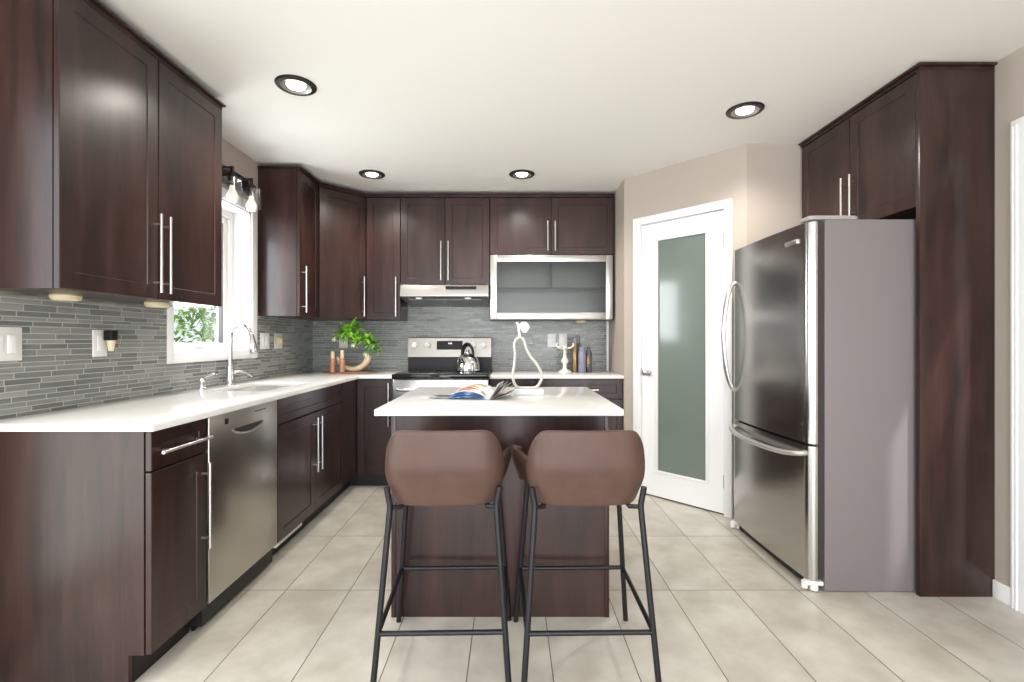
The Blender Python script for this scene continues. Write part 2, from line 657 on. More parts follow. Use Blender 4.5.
def add_door(T, B, x0, x1, z0, z1, handle=None, fr=0.06, name='door', gap=0.0015, hl=None):
    Bd = B @ Matrix.Translation((x0 + gap, 0, 0))
    d = T.part(name, door_bm(Bd, x1 - x0 - 2 * gap, z0 + gap, z1 - gap, fr=fr), M['wood'])
    if handle:
        T.part('handle', handle_bm(B, *handle), M['handle'], d, label='satin metal bar handle')
    return d


# =================================================================== SETTING
XL, XR, YB, ZC = -1.86, 2.28, 4.56, 2.512
REAR = -3.0
b = NB(); box(b, XL - 0.25, XR + 0.6, REAR - 0.1, YB + 0.2, -0.12, 0.0)
struct('floor', b, M['floor'])
b = NB(); box(b, XL - 0.25, XR + 0.25, REAR - 0.1, YB + 0.2, ZC, ZC + 0.12)
struct('ceiling', b, M['ceiling'])

# left wall with the window opening
tw, twl, twb = 0.070, 0.043, 0.060
WY0, WY1, WZ0, WZ1 = 2.660, 3.470, 1.138, 2.120
b = NB()
box(b, XL - 0.2, XL, 1.45, WY0, 0, ZC)
box(b, XL - 0.2, XL, REAR, -2.25, 0, ZC)
box(b, XL - 0.2, XL, -2.25, 1.45, 2.25, ZC)
box(b, XL - 0.2, XL, WY1, YB + 0.15, 0, ZC)
box(b, XL - 0.2, XL, WY0, WY1, 0, WZ0)
box(b, XL - 0.2, XL, WY0, WY1, WZ1, ZC)
struct('wall_left', b, M['wall'])
b = NB(); box(b, XL, 1.05, YB, YB + 0.15, 0, ZC)
struct('wall_back', b, M['wall'])
PX0, PY0, PX1, PY1 = 0.925, 3.927, 1.572, 3.222
PL = math.hypot(PX1 - PX0, PY1 - PY0)
PA = math.atan2(PY1 - PY0, PX1 - PX0)
b = NB(); box(b, PX0, PX0 + 0.12, PY0 + 0.0, YB, 0, ZC)
struct('wall_return', b, M['wall'])
b = NB(); box(b, PX1, XR + 0.1, PY1, PY1 + 0.12, 0, ZC)
struct('wall_alcove', b, M['wall'])
# right wall with a doorway towards the viewer
DY0, DY1, DZ = 1.25, 2.107, 2.11
b = NB()
box(b, XR, XR + 0.14, DY1, PY1 + 0.1, 0, ZC)
box(b, XR, XR + 0.14, REAR, DY0, 0, ZC)
box(b, XR, XR + 0.14, DY0, DY1, DZ, ZC)
struct('wall_right', b, M['wall'])
# rear wall, behind the viewer, with a wide glazed opening
b = NB()
box(b, XL, -1.6, REAR - 0.12, REAR, 0, ZC)
box(b, 2.0, XR, REAR - 0.12, REAR, 0, ZC)
box(b, -1.6, 2.0, REAR - 0.12, REAR, 2.3, ZC)
struct('wall_rear', b, M['wall'])
# hall beyond the right doorway
b = NB(); box(b, XR + 0.6, XR + 0.7, DY0 - 1.0, DY1 + 1.0, 0, ZC)
struct('wall_hall', b, M['wall'])

# diagonal pantry wall + glazed door (local x along the wall, -y towards the room)
def lp(t):
    return t * PL
root = bpy.data.objects.new('wall_pantry', None); C.objects.link(root)
root.location = (PX0, PY0, 0); root.rotation_euler = (0, 0, PA); root['kind'] = 'structure'
D0, D1 = lp(0.160), lp(0.853)
b = NB()
box(b, 0, D0, 0, 0.11, 0, ZC); box(b, D1, PL, 0, 0.11, 0, ZC); box(b, D0, D1, 0, 0.11, 2.113, ZC)
struct('wall_surface', b, M['wall'], root)
dr = Thing('door_1', None, None, (PX0, PY0, 0), PA, kind='structure')
b = NB()
T0, T1 = lp(0.0957), lp(0.9068)
cas = [(T0, 0, D0 + 0.004, 2.167), (D1 - 0.004, 0, T1, 2.167), (D0 + 0.004, 2.109, D1 - 0.004, 2.167)]
for x0, z0, x1, z1 in cas:
    box(b, x0, x1, -0.018, 0.0, z0, z1, 0.004)
box(b, D0, D0 + 0.006, 0, 0.11, 0, 2.113); box(b, D1 - 0.006, D1, 0, 0.11, 0, 2.113); box(b, D0, D1, 0, 0.11, 2.109, 2.113)
dr.part('door_casing', b, M['white'], local=True)
L0, L1 = D0 + 0.009, D1 - 0.009
G0, G1, GZ0, GZ1 = lp(0.308), lp(0.7125), 0.205, 1.972
b = NB()
box(b, L0, G0, 0.004, 0.040, 0.012, 2.102); box(b, G1, L1, 0.004, 0.040, 0.012, 2.102)
box(b, G0, G1, 0.004, 0.040, 0.012, GZ0); box(b, G0, G1, 0.004, 0.040, GZ1, 2.102)
leaf_o = dr.part('door_leaf', b, M['white'], local=True)
b = NB()
bd = 0.014
for x0, x1, z0, z1 in ((G0 - bd, G0 + 0.006, GZ0 - bd, GZ1 + bd), (G1 - 0.006, G1 + bd, GZ0 - bd, GZ1 + bd),
                       (G0, G1, GZ0 - bd, GZ0 + 0.006), (G0, G1, GZ1 - 0.006, GZ1 + bd)):
    box(b, x0, x1, -0.003, 0.012, z0, z1, 0.003)
dr.part('glazing_bead', b, M['white'], leaf_o, local=True)
b = NB(); box(b, G0, G1, 0.014, 0.022, GZ0, GZ1)
dr.part('door_glass', b, M['frost'], leaf_o, local=True, label='grey-green frosted glass panel')
b = NB()
kx, kz = L0 + 0.062, 0.955
tube(b, [(kx, 0.004, kz), (kx, -0.006, kz)], 0.027, 20)
tube(b, [(kx, -0.006, kz), (kx, -0.028, kz), (kx, -0.036, kz), (kx, -0.052, kz), (kx, -0.062, kz), (kx, -0.066, kz)],
     [0.010, 0.010, 0.022, 0.027, 0.022, 0.008], 20)
dr.part('door_knob', b, M['handle'], leaf_o, local=True)
b = NB(); box(b, L0 - 0.006, L0 + 0.004, -0.001, 0.006, kz - 0.03, kz + 0.03)
dr.part('latch_plate', b, M['handle'], leaf_o, local=True)
for hz in (1.90, 1.06, 0.235):
    b = NB(); cyl(b, (L1 + 0.004, -0.004, hz - 0.045), (L1 + 0.004, -0.004, hz + 0.045), 0.007, seg=10)
    box(b, L1 - 0.002, L1 + 0.010, -0.002, 0.004, hz - 0.045, hz + 0.045)
    dr.part('hinge', b, M['brass'], local=True)
b = NB(); box(b, L0, L1, 0.015, 0.04, 0.0, 0.011)  # dark strip painting the shade in the gap under the leaf
dr.part('gap_shade', b, M['gasket'], leaf_o, local=True)
# pantry dark void behind the door
b = NB(); box(b, 1.75, 2.3, 3.9, 4.5, 0, ZC)
struct('wall_closet', b, M['wall'])

# right door casing + baseboards
dc = Thing('door_2', None, None, (XR, DY0, 0), 0, kind='structure')
b = NB()
for x0, y0, y1, z0, z1 in ((XR - 0.018, DY1 - 0.005, DY1 + 0.088, 0, DZ + 0.085), (XR - 0.018, DY0 - 0.088, DY0 + 0.005, 0, DZ + 0.085),
                           (XR - 0.018, DY0 + 0.005, DY1 - 0.005, DZ - 0.003, DZ + 0.085)):
    box(b, x0, XR, y0, y1, z0, z1, 0.004)
for yy in (DY1 + 0.055, DY1 + 0.07):
    box(b, XR - 0.023, XR - 0.01, yy, yy + 0.008, 0, DZ + 0.06, 0.002)
dc.part('door_casing', b, M['white'])
b = NB()
box(b, XR, XR + 0.14, DY1 - 0.012, DY1, 0, DZ); box(b, XR, XR + 0.14, DY0, DY0 + 0.012, 0, DZ)
dc.part('door_jamb', b, M['white'])
b = NB(); box(b, XR - 0.014, XR, DY1 + 0.088, 2.279, 0, 0.085, 0.003); box(b, XR - 0.014, XR, REAR, DY0 - 0.09, 0, 0.085, 0.003)
struct('baseboard_right', b, M['white'])
b = NB(); box(b, -0.0, lp(0.094), -0.012, 0, 0, 0.085, 0.003)
o = struct('baseboard_pantry', b, M['white']); o.location = (PX0, PY0, 0); o.rotation_euler = (0, 0, PA)

# kitchen window
wn_ = Thing('window_1', None, None, (XL, (WY0 + WY1) / 2, WZ0), 0, kind='structure')
b = NB()
box(b, XL, XL + 0.018, WY0 - twl, WY0, WZ0 - twb, WZ1 + tw, 0.004)
box(b, XL, XL + 0.018, WY1, WY1 + tw, WZ0 - twb, WZ1 + tw, 0.004)
box(b, XL, XL + 0.018, WY0, WY1, WZ1, WZ1 + tw, 0.004)
box(b, XL, XL + 0.018, WY0, WY1, WZ0 - twb, WZ0, 0.004)
wn_.part('window_trim', b, M['white'])
b = NB()
for y0, y1, z0, z1 in ((WY0, WY0 + 0.012, WZ0, WZ1), (WY1 - 0.012, WY1, WZ0, WZ1), (WY0, WY1, WZ1 - 0.012, WZ1), (WY0, WY1, WZ0, WZ0 + 0.012)):
    box(b, XL - 0.2, XL + 0.002, y0, y1, z0, z1)
wn_.part('window_reveal', b, M['white'])
fx0, fx1 = XL - 0.19, XL - 0.113
b = NB()
f1 = 0.045
y0, y1, z0, z1 = WY0 + 0.012, WY1 - 0.012, WZ0 + 0.012, WZ1 - 0.012
for a in ((y0, y0 + f1, z0, z1), (y1 - f1, y1, z0, z1), (y0 + f1, y1 - f1, z0, z0 + f1 * 0.4), (y0 + f1, y1 - f1, z1 - f1, z1)):
    box(b, fx0, fx1, *a, 0.003)
fr_o = wn_.part('window_frame', b, M['plastic'])
b = NB()
f2 = 0.045
ya, yb_, za, zb_ = y0 + f1, y1 - f1, z0 + f1 * 0.4, z1 - f1
for a in ((ya, ya + f2, za, zb_), (yb_ - f2, yb_, za, zb_), (ya + f2, yb_ - f2, za, za + 0.020), (ya + f2, yb_ - f2, zb_ - f2, zb_)):
    box(b, fx0 + 0.01, fx1 - 0.018, *a, 0.003)
sash = wn_.part('window_sash', b, M['plastic'])
b = NB(); box(b, fx0 + 0.03, fx0 + 0.036, ya + f2, yb_ - f2, za + 0.020, zb_ - f2)
wn_.part('window_pane', b, M['pane'], sash)
b = NB()
gk = 0.006
for a in ((yb_ - f2 - gk, yb_ - f2, za + 0.020, zb_ - f2), (ya + f2, ya + f2 + gk, za + 0.020, zb_ - f2)):
    box(b, fx0 + 0.026, fx1 - 0.02, *a)
wn_.part('dark_glass_edge', b, M['gasket'], sash)  # dark strips down both upright edges of the glass
b = NB(); box(b, fx1 - 0.002, fx1 + 0.022, 3.02, 3.15, z0 + 0.012, z0 + 0.032, 0.006); tube(b, [(fx1 + 0.015, 3.14, z0 + 0.034), (fx1 + 0.03, 3.07, z0 + 0.040), (fx1 + 0.03, 2.99, z0 + 0.036)], 0.006, 8)
wn_.part('crank_handle', b, M['plastic'], fr_o)

# mosaic backsplash
b = NB()
t0 = 0.008
box(b, XL, XL + t0, 1.5, WY0 - twl, 0.92, 1.40)
box(b, XL, XL + t0, WY0 - twl, WY1 + tw, 0.92, WZ0 - twb)
box(b, XL, XL + t0, WY1 + tw, YB, 0.92, 1.40)
struct('backsplash_left', b, M['tile_l'])
b = NB(); box(b, XL + t0, 0.905, YB - t0, YB, 0.92, 1.70)
struct('backsplash_back', b, M['tile_b'])
b = NB(); box(b, 0.905, 0.925, YB - 0.012, YB, 0.92, 1.39)
struct('trim_1', b, M['white'])

# =================================================================== BASE CABINETS
FX = -1.252            # door face plane of the left run
CT, CB = 0.92, 0.893   # worktop top / underside
BT = 0.888             # top of the fronts
TZ = 0.108             # bottom of the fronts
bl = 0.02
BL = basis((FX - bl, 0, 0), (0, 1, 0), (1, 0, 0))


def carcass_left(T, y0, y1):
    b = NB(); box(b, XL + 0.012, FX - bl - 0.001, y0, y1, TZ, CB - 0.002)
    c = T.part('carcass', b, M['wood'])
    b = NB(); box(b, XL + 0.012, FX - 0.075, y0, y1, 0, TZ)
    T.part('toe_kick', b, M['wood_in'])
    return c


t = Thing('base_cabinet', 'dark wood base cabinet with drawer and broad end panel at near end of white worktop', 'cabinet', (-1.55, 1.85, 0))
carcass_left(t, 1.712, 2.005)
b = NB()
prism(b, [(XL + 0.012, 0), (FX - 0.078, 0), (FX - 0.078, TZ), (FX - 0.024, TZ), (FX - 0.024, CB - 0.002), (XL + 0.012, CB - 0.002)], 0, 0.02)
b.transform(Matrix(((1, 0, 0, 0), (0, 0, 1, 1.690), (0, 1, 0, 0), (0, 0, 0, 1))))
t.part('end_panel', b, M['wood'])
add_door(t, BL, 1.692, 2.003, 0.748, BT, ((1.705, 0.812), (1.985, 0.812)), 0.045, 'drawer_front')
add_door(t, BL, 1.692, 2.003, TZ, 0.744, ((1.970, 0.36), (1.970, 0.71)))

t = Thing('dishwasher', 'stainless dishwasher built in under the white worktop beside the sink', 'dishwasher', (-1.55, 2.30, 0))
b = NB(); box(b, XL + 0.02, FX - 0.025, 2.010, 2.605, 0.02, CB - 0.004)
t.part('tub_casing', b, M['wood_in'])
# front with curved control band and grip pocket whose shade is a dark plate
b = NB()
y0, y1 = 2.012, 2.603
box(b, FX - 0.024, FX + 0.004, y0, y1, 0.112, BT, 0.004)
cp = t.part('door', b, M['steel_dw'])
b = NB()
N = 16
top_, bot_ = [], []
for k in range(N + 1):
    f = k / N
    yy = y0 + 0.165 + 0.27 * f
    top_.append((yy, 0.806)); bot_.append((yy, 0.803 - 0.030 * math.sin(PI * f) ** 0.6))
prism(b, bot_ + top_[::-1], FX + 0.0042, FX + 0.0055)
b.transform(Matrix(((0, 0, 1, 0), (1, 0, 0, 0), (0, 1, 0, 0), (0, 0, 0, 1))))
gr = t.part('grip_shade', b, M['gasket'], cp)
b = NB()
tube(b, [(FX + 0.008, y, z) for y, z in bot_], 0.005, 8)
t.part('grip_lip', b, M['handle'], cp)
b = NB(); box(b, FX + 0.0042, FX + 0.006, y0 + 0.11, y0 + 0.135, 0.838, 0.862)
t.part('indicator_window', b, M['black'], cp)
b = NB()
for k in range(5):
    box(b, FX + 0.0042, FX + 0.006, y0 + 0.36 + 0.022 * k, y0 + 0.375 + 0.022 * k, 0.857, 0.862)
t.part('badge', b, M['gasket'], cp)
b = NB(); box(b, FX - 0.07, FX - 0.06, y0, y1, 0.0, 0.112)
t.part('toe_kick', b, M['black'])

t = Thing('sink_cabinet', 'dark wood two door sink cabinet with false drawer front, right of the dishwasher', 'cabinet', (-1.55, 3.12, 0))
b = NB()
box(b, XL + 0.012, FX - bl - 0.001, 2.612, 3.62, TZ, 0.66)
box(b, FX - bl - 0.022, FX - bl - 0.001, 2.612, 3.62, 0.66, CB - 0.002)
box(b, XL + 0.012, FX - bl - 0.022, 2.612, 2.63, 0.66, CB - 0.002)
box(b, XL + 0.012, FX - bl - 0.022, 3.602, 3.62, 0.66, CB - 0.002)
t.part('carcass', b, M['wood'])
b = NB(); box(b, XL + 0.012, FX - 0.075, 2.612, 3.62, 0, TZ)
t.part('toe_kick', b, M['wood_in'])
add_door(t, BL, 2.614, 3.618, 0.748, BT, None, 0.045, 'drawer_front')
add_door(t, BL, 2.614, 3.116, TZ, 0.744, ((3.082, 0.37), (3.082, 0.715)))
add_door(t, BL, 3.116, 3.618, TZ, 0.744, ((3.150, 0.37), (3.150, 0.715)))

b = NB(); box(b, FX - 0.0745, FX - 0.012, 2.62, 2.95, 0.082, 0.104, 0.003)
vc = t.part('vent_cover', b, M['plastic'], label='pale vent cover on the toe kick')
b = NB()
for k in range(9):
    box(b, FX - 0.013, FX - 0.010, 2.66 + 0.03 * k, 2.678 + 0.03 * k, 0.087, 0.099)
t.part('grille', b, M['alum'], vc)

FYB = 3.957            # door face plane of the back run
BB = basis((0, FYB + bl, 0), (1, 0, 0), (0, -1, 0))
t = Thing('corner_cabinet', 'dark wood base cabinet filling the inner corner below the planter', 'cabinet', (-1.55, 4.2, 0))
b = NB()
cells(b, [XL + 0.012, FX - bl - 0.001, FX - 0.0], [3.622, FYB + bl + 0.001, YB - 0.012], lambda i, j: not (i == 1 and j == 0), TZ, CB - 0.002)
t.part('carcass', b, M['wood'])
b = NB(); box(b, XL + 0.012, FX - 0.075, 3.622, YB - 0.012, 0, TZ); box(b, FX - 0.075, FX, FYB + 0.06, YB - 0.012, 0, TZ)
t.part('toe_kick', b, M['wood_in'])
add_door(t, BL, 3.622, 3.955, TZ, BT)

t = Thing('base_cabinet', 'narrow dark wood single door base cabinet left of the range', 'cabinet', (-1.1, 4.2, 0))
b = NB(); box(b, FX + 0.001, -0.948, FYB + bl + 0.001, YB - 0.012, TZ, CB - 0.002)
t.part('carcass', b, M['wood'])
b = NB(); box(b, FX + 0.001, -0.948, FYB + 0.06, YB - 0.012, 0, TZ)
t.part('toe_kick', b, M['wood_in'])
add_door(t, BB, FX + 0.002, -0.948, TZ, BT, ((-0.986, 0.505), (-0.986, 0.86)))

for (x0, x1, hx, lab) in ((-0.163, 0.215, 0.026, 'dark wood drawer base cabinet immediately right of the range'),
                          (0.218, 0.918, 0.552, 'wide dark wood drawer base cabinet below the candlestick and bottles')):
    t = Thing('drawer_cabinet', lab, 'cabinet', ((x0 + x1) / 2, 4.2, 0))
    b = NB(); box(b, x0, x1, FYB + bl + 0.001, YB - 0.012, TZ, CB - 0.002)
    t.part('carcass', b, M['wood'])
    b = NB(); box(b, x0, x1, FYB + 0.06, YB - 0.012, 0, TZ)
    t.part('toe_kick', b, M['wood_in'])
    for z0, z1 in ((0.728, BT), (0.420, 0.724), (TZ, 0.416)):
        hz = z1 - 0.085
        add_door(t, BB, x0, x1, z0, z1, ((hx - 0.165, hz), (hx + 0.165, hz)), 0.045, 'drawer_front')

# ------------------------------------------------------------------ worktops
SY0, SY1, SX0, SX1 = 2.74, 3.30, -1.735, -1.375
b = NB()
cells(b, [XL + 0.009, SX0, SX1, -1.221, -0.945], [1.661, SY0, SY1, 3.925, YB - 0.009],
      lambda i, j: not (i == 3 and j < 3) and not (i == 1 and j == 1), CB, CT, 0.003)
single('worktop', b, M['quartz'], 'long white quartz worktop running along the left wall and round the corner to the range', 'worktop', origin=(-1.5, 2.6, CB))
b = NB(); box(b, -0.163, 0.922, 3.925, YB - 0.009, CB, CT, 0.003)
single('worktop', b, M['quartz'], 'short white quartz worktop on the back wall between range and pantry corner', 'worktop', origin=(0.38, 4.24, CB))

# sink
t = Thing('sink', 'stainless undermount sink set in the white worktop below the window', 'sink', ((SX0 + SX1) / 2, 3.02, 0.70))
b = NB()
wth = 0.006
zb0, zt0 = 0.72, CB - 0.0005
cells(b, [SX0 - wth, SX0, SX1, SX1 + wth], [SY0 - wth, SY0, SY1, SY1 + wth], lambda i, j: not (i == 1 and j == 1), zb0, zt0)
box(b, SX0 - wth, SX1 + wth, SY0 - wth, SY1 + wth, zb0 - wth, zb0)
t.part('basin', b, M['sink_steel'])
b = NB(); box(b, SX0, SX1, 3.055, 3.075, zb0, zt0 - 0.02, 0.004)
t.part('divider', b, M['sink_steel'])
for yy in (2.89, 3.19):
    b = NB(); lathe(b, -1.555, yy, [(0.0, 0.003), (0.02, 0.003), (0.036, 0.005), (0.042, 0.001)], 20, z0=zb0)
    t.part('drain', b, M['chrome'])

# faucet
fxx, fyy = -1.800, 3.12
t = Thing('faucet', 'tall chrome gooseneck pull down faucet behind the sink', 'faucet', (fxx, fyy, CT))
b = NB(); lathe(b, fxx, fyy, [(0, 0), (0.032, 0), (0.032, 0.004), (0.029, 0.012), (0.026, 0.05), (0.0235, 0.09), (0.019, 0.13), (0.015, 0.155), (0.0, 0.157)], 24, z0=CT)
t.part('body', b, M['chrome'])
b = NB()
path = [(fxx, fyy, CT + 0.15), (fxx, fyy, CT + 0.27)] + \
       [(fxx + 0.066 - 0.066 * math.cos(a), fyy, CT + 0.305 + 0.078 * math.sin(a)) for a in [PI * k / 14 * 0.86 for k in range(15)]]
tube(b, path, 0.014, 14)
t.part('spout', b, M['chrome'])
b = NB()
e0, e1 = Vector(path[-1]), Vector(path[-1]) + Vector((0.030, 0, -0.135))
tube(b, [e0, e0.lerp(e1, 0.1), e0.lerp(e1, 0.6), e0.lerp(e1, 0.95), e1], [0.0145, 0.018, 0.024, 0.026, 0.022], 16)
t.part('spray_head', b, M['chrome'])
b = NB()
tube(b, [(fxx, fyy, CT + 0.075), (fxx + 0.012, fyy + 0.03, CT + 0.08), (fxx + 0.03, fyy + 0.036, CT + 0.084), (fxx + 0.08, fyy + 0.04, CT + 0.078), (fxx + 0.118, fyy + 0.042, CT + 0.050)],
     [0.013, 0.013, 0.010, 0.0075, 0.006], 12)
t.part('lever', b, M['chrome'])
sx, sy = -1.800, 2.835
t = Thing('soap_dispenser', 'small chrome soap dispenser left of the tall faucet', 'soap dispenser', (sx, sy, CT))
b = NB(); lathe(b, sx, sy, [(0, 0), (0.026, 0), (0.026, 0.006), (0.017, 0.012), (0.016, 0.045), (0.019, 0.05), (0.018, 0.062), (0.0, 0.066)], 20, z0=CT)
t.part('body', b, M['chrome'])
b = NB(); tube(b, smooth_path([(sx, sy, CT + 0.058), (sx + 0.025, sy, CT + 0.075), (sx + 0.065, sy, CT + 0.086), (sx + 0.10, sy, CT + 0.074)], 5), 0.0065, 10)
t.part('spout', b, M['chrome'])

# =================================================================== WALL CABINETS
UZ, UT, CRT = 1.385, 2.458, 2.487
UXF = -1.55
BU = basis((UXF - bl, 0, 0), (0, 1, 0), (1, 0, 0))


def crown(bm, poly_out, z0=UT - 0.004, z1=CRT):
    """stepped cornice from the outline polygons (inner, outer)"""
    prism(bm, poly_out[0], z0, z1 - 0.012)
    prism(bm, poly_out[1], z1 - 0.012, z1, 0.003)


UTL = 2.447
t = Thing('wall_cabinet', 'large dark wood two door wall cabinet nearest the viewer on the left wall', 'wall cabinet', (-1.7, 2.14, UZ))
b = NB(); box(b, XL + 0.002, UXF - bl - 0.003, 1.667, 2.612, UZ + 0.001, UTL)
t.part('carcass', b, M['wood'])
add_door(t, BU, 1.667, 2.139, UZ, UTL - 0.004, ((2.110, 1.413), (2.110, 1.757)))
add_door(t, BU, 2.141, 2.612, UZ, UTL - 0.004, ((2.168, 1.413), (2.168, 1.757)))
b = NB()
crown(b, ([(XL + 0.003, 1.667), (UXF, 1.667), (UXF, 2.612), (XL + 0.003, 2.612)],
          [(XL + 0.003, 1.650), (UXF + 0.016, 1.650), (UXF + 0.016, 2.622), (XL + 0.003, 2.622)]), UTL - 0.004, UTL + 0.029)
t.part('crown_moulding', b, M['wood'])
b = NB(); box(b, XL + 0.010, XL + 0.024, 1.67, 2.61, UZ - 0.010, UZ + 0.001)
t.part('light_rail', b, M['alum'])

LY0, LY1 = 3.575, 3.935
t = Thing('wall_cabinet', 'narrow dark wood single door wall cabinet between window and inner corner', 'wall cabinet', (-1.7, 3.76, UZ))
b = NB(); box(b, XL + 0.002, UXF - bl - 0.003, LY0, LY1, UZ, UT)
t.part('carcass', b, M['wood'])
add_door(t, BU, LY0, LY1, UZ, UT - 0.004, ((3.615, 1.413), (3.615, 1.757)))
UYF = 4.25
UXC = -1.262
t = Thing('corner_wall_cabinet', 'dark wood diagonal corner wall cabinet with one angled door above the planter', 'wall cabinet', (-1.6, 4.3, UZ))
b = NB()
e = 0.024
prism(b, [(XL + 0.002, LY1 + 0.002), (UXF - e, LY1 + 0.002), (UXC - 0.002, UYF + e), (UXC - 0.002, YB - 0.002), (XL + 0.002, YB - 0.002)], UZ, UT)
t.part('carcass', b, M['wood'])
dv = Vector((UXC - UXF, UYF - LY1, 0)); dlen = dv.length
BD = basis((UXF - 0.0, LY1, 0) if False else tuple(Vector((UXF, LY1, 0)) + Vector((-dv.y, dv.x, 0)).normalized() * bl), dv, (dv.y, -dv.x, 0))
add_door(t, BD, 0.004, dlen - 0.004, UZ, UT - 0.004, ((dlen - 0.036, 1.413), (dlen - 0.036, 1.757)))
BK = basis((0, UYF + bl, 0), (1, 0, 0), (0, -1, 0))


def back_upper(name, lab, x0, x1, z0, z1, splits, handles):
    t = Thing(name, lab, 'wall cabinet', ((x0 + x1) / 2, 4.4, z0))
    b = NB(); box(b, x0, x1, UYF + bl + 0.003, YB - 0.01, z0, z1)
    t.part('carcass', b, M['wood'])
    xs = [x0] + splits + [x1]
    for (a, c), h in zip(zip(xs[:-1], xs[1:]), handles):
        add_door(t, BK, a, c, z0, z1 - 0.004, h)
    return t


back_upper('wall_cabinet', 'narrow dark wood single door wall cabinet left of the range hood', UXC + 0.002, -0.962, UZ, UT, [], [((-0.994, 1.413), (-0.994, 1.757))])
HB = 1.688
back_upper('wall_cabinet', 'dark wood two door wall cabinet directly above the range hood', -0.960, -0.180, HB, UT, [-0.570],
           [((-0.602, 1.728), (-0.602, 2.07)), ((-0.538, 1.728), (-0.538, 2.07))])
GB = 1.957
back_upper('wall_cabinet', 'dark wood two door wall cabinet above the aluminium framed glass cabinet', -0.176, 0.912, GB, UT, [0.362],
           [((0.330, 1.985), (0.330, 2.245)), ((0.394, 1.985), (0.394, 2.245))])

# flip-up glass-fronted cabinet
t = Thing('glass_cabinet', 'wall cabinet with wide aluminium framed frosted glass lift door above candlestick', 'wall cabinet', (0.37, 4.4, UZ))
b = NB()
gx0, gx1 = -0.176, 0.912
box(b, gx0, gx1, YB - 0.022, YB - 0.01, UZ, GB - 0.003)
box(b, gx0, gx0 + 0.018, UYF + bl + 0.003, YB - 0.03, UZ, GB - 0.003)
box(b, gx1 - 0.018, gx1, UYF + bl + 0.003, YB - 0.03, UZ, GB - 0.003)
box(b, gx0 + 0.018, gx1 - 0.018, UYF + bl + 0.003, YB - 0.03, UZ, UZ + 0.018)
box(b, gx0 + 0.018, gx1 - 0.018, UYF + bl + 0.003, YB - 0.03, GB - 0.021, GB - 0.003)
t.part('carcass', b, M['wood'])
b = NB()
fw = 0.058
gz0, gz1 = UZ + 0.004, GB - 0.006
for x0, x1, z0, z1 in ((gx0 + 0.003, gx0 + 0.003 + fw, gz0, gz1), (gx1 - 0.014 - fw, gx1 - 0.014, gz0, gz1),
                       (gx0 + 0.003 + fw, gx1 - 0.014 - fw, gz0, gz0 + fw), (gx0 + 0.003 + fw, gx1 - 0.014 - fw, gz1 - fw, gz1)):
    box(b, x0, x1, UYF - 0.008, UYF + bl, z0, z1, 0.0015)
df = t.part('door_frame', b, M['alum'], label='brushed aluminium door frame')
b = NB(); box(b, gx0 + 0.003 + fw, gx1 - 0.014 - fw, UYF + 0.004, UYF + 0.009, gz0 + fw, gz1 - fw)
t.part('door_glass', b, M['frost_cab'], df, label='smoky grey frosted glass')
b = NB(); box(b, gx0 + 0.02, gx1 - 0.02, UYF + 0.03, YB - 0.032, 1.655, 1.673)
t.part('shelf', b, M['wood'])
b = NB(); box(b, 0.355, 0.373, UYF + 0.03, YB - 0.032, 1.674, GB - 0.022)
t.part('divider', b, M['wood'])
b = NB(); box(b, 0.20, 0.56, UYF - 0.020, UYF - 0.004, gz0 + 0.002, gz0 + 0.010, 0.002)
t.part('finger_pull', b, M['alum'], df)

b = NB(); box(b, gx0 + 0.018, gx1 - 0.018, YB - 0.031, YB - 0.0225, UZ + 0.018, GB - 0.021)  # pale metal panel added to lighten the glass like a room reflection
t.part('back_brightener', b, M['alum'])
# cornice along the whole back run
b = NB()
def off(d):
    return [(XL + 0.003, LY0 - d), (UXF + d, LY0 - d), (UXF + d, LY1 - d * 0.41), (UXC + d * 0.41, UYF - d), (0.914, UYF - d), (0.914, YB - 0.003), (XL + 0.003, YB - 0.003)]
crown(b, (off(0.0), off(0.016)), UT + 0.0005, CRT)
single('crown_moulding', b, M['wood'], 'dark wood cornice along the tops of the corner and back wall cabinets', 'moulding', origin=(-0.4, 4.3, UT))

# ------------------------------------------------------------------ range hood
t = Thing('range_hood', 'slim stainless range hood mounted between wall cabinet and range', 'range hood', (-0.57, 4.35, 1.56))
hx0, hx1 = -0.930, -0.185
b = NB()
prof = [(YB - 0.012, 1.685), (4.135, 1.685), (4.112, 1.673), (4.100, 1.600), (4.100, 1.578), (4.112, 1.572), (YB - 0.012, 1.518)]
lo = [b.verts.new((hx0, y, z)) for y, z in prof]; hi = [b.verts.new((hx1, y, z)) for y, z in prof]
b.faces.new(lo); b.faces.new(hi[::-1])
for i in range(len(prof)):
    j = (i + 1) % len(prof)
    b.faces.new((lo[i], hi[i], hi[j], lo[j]))
t.part('shell', b, M['range_steel'])
b = NB(); box(b, -0.545, -0.285, 4.094, 4.108, 1.637, 1.662, 0.003)
t.part('control_slot', b, M['black'])
b = NB()
def under(y):
    return 1.572 - 0.054 * (y - 4.112) / (YB - 0.012 - 4.112)
for x0, x1 in ((hx0 + 0.06, (hx0 + hx1) / 2 - 0.004), ((hx0 + hx1) / 2 + 0.004, hx1 - 0.06)):
    b = NB()
    q = [(4.20, under(4.20) - 0.004), (4.47, under(4.47) - 0.004), (4.47, under(4.47) + 0.002), (4.20, under(4.20) + 0.002)]
    lo = [b.verts.new((x0, y, z)) for y, z in q]; hi = [b.verts.new((x1, y, z)) for y, z in q]
    b.faces.new(lo); b.faces.new(hi[::-1])
    for k in range(4):
        b.faces.new((lo[k], hi[k], hi[(k + 1) % 4], lo[(k + 1) % 4]))
    t.part('filter', b, M['greycap'])
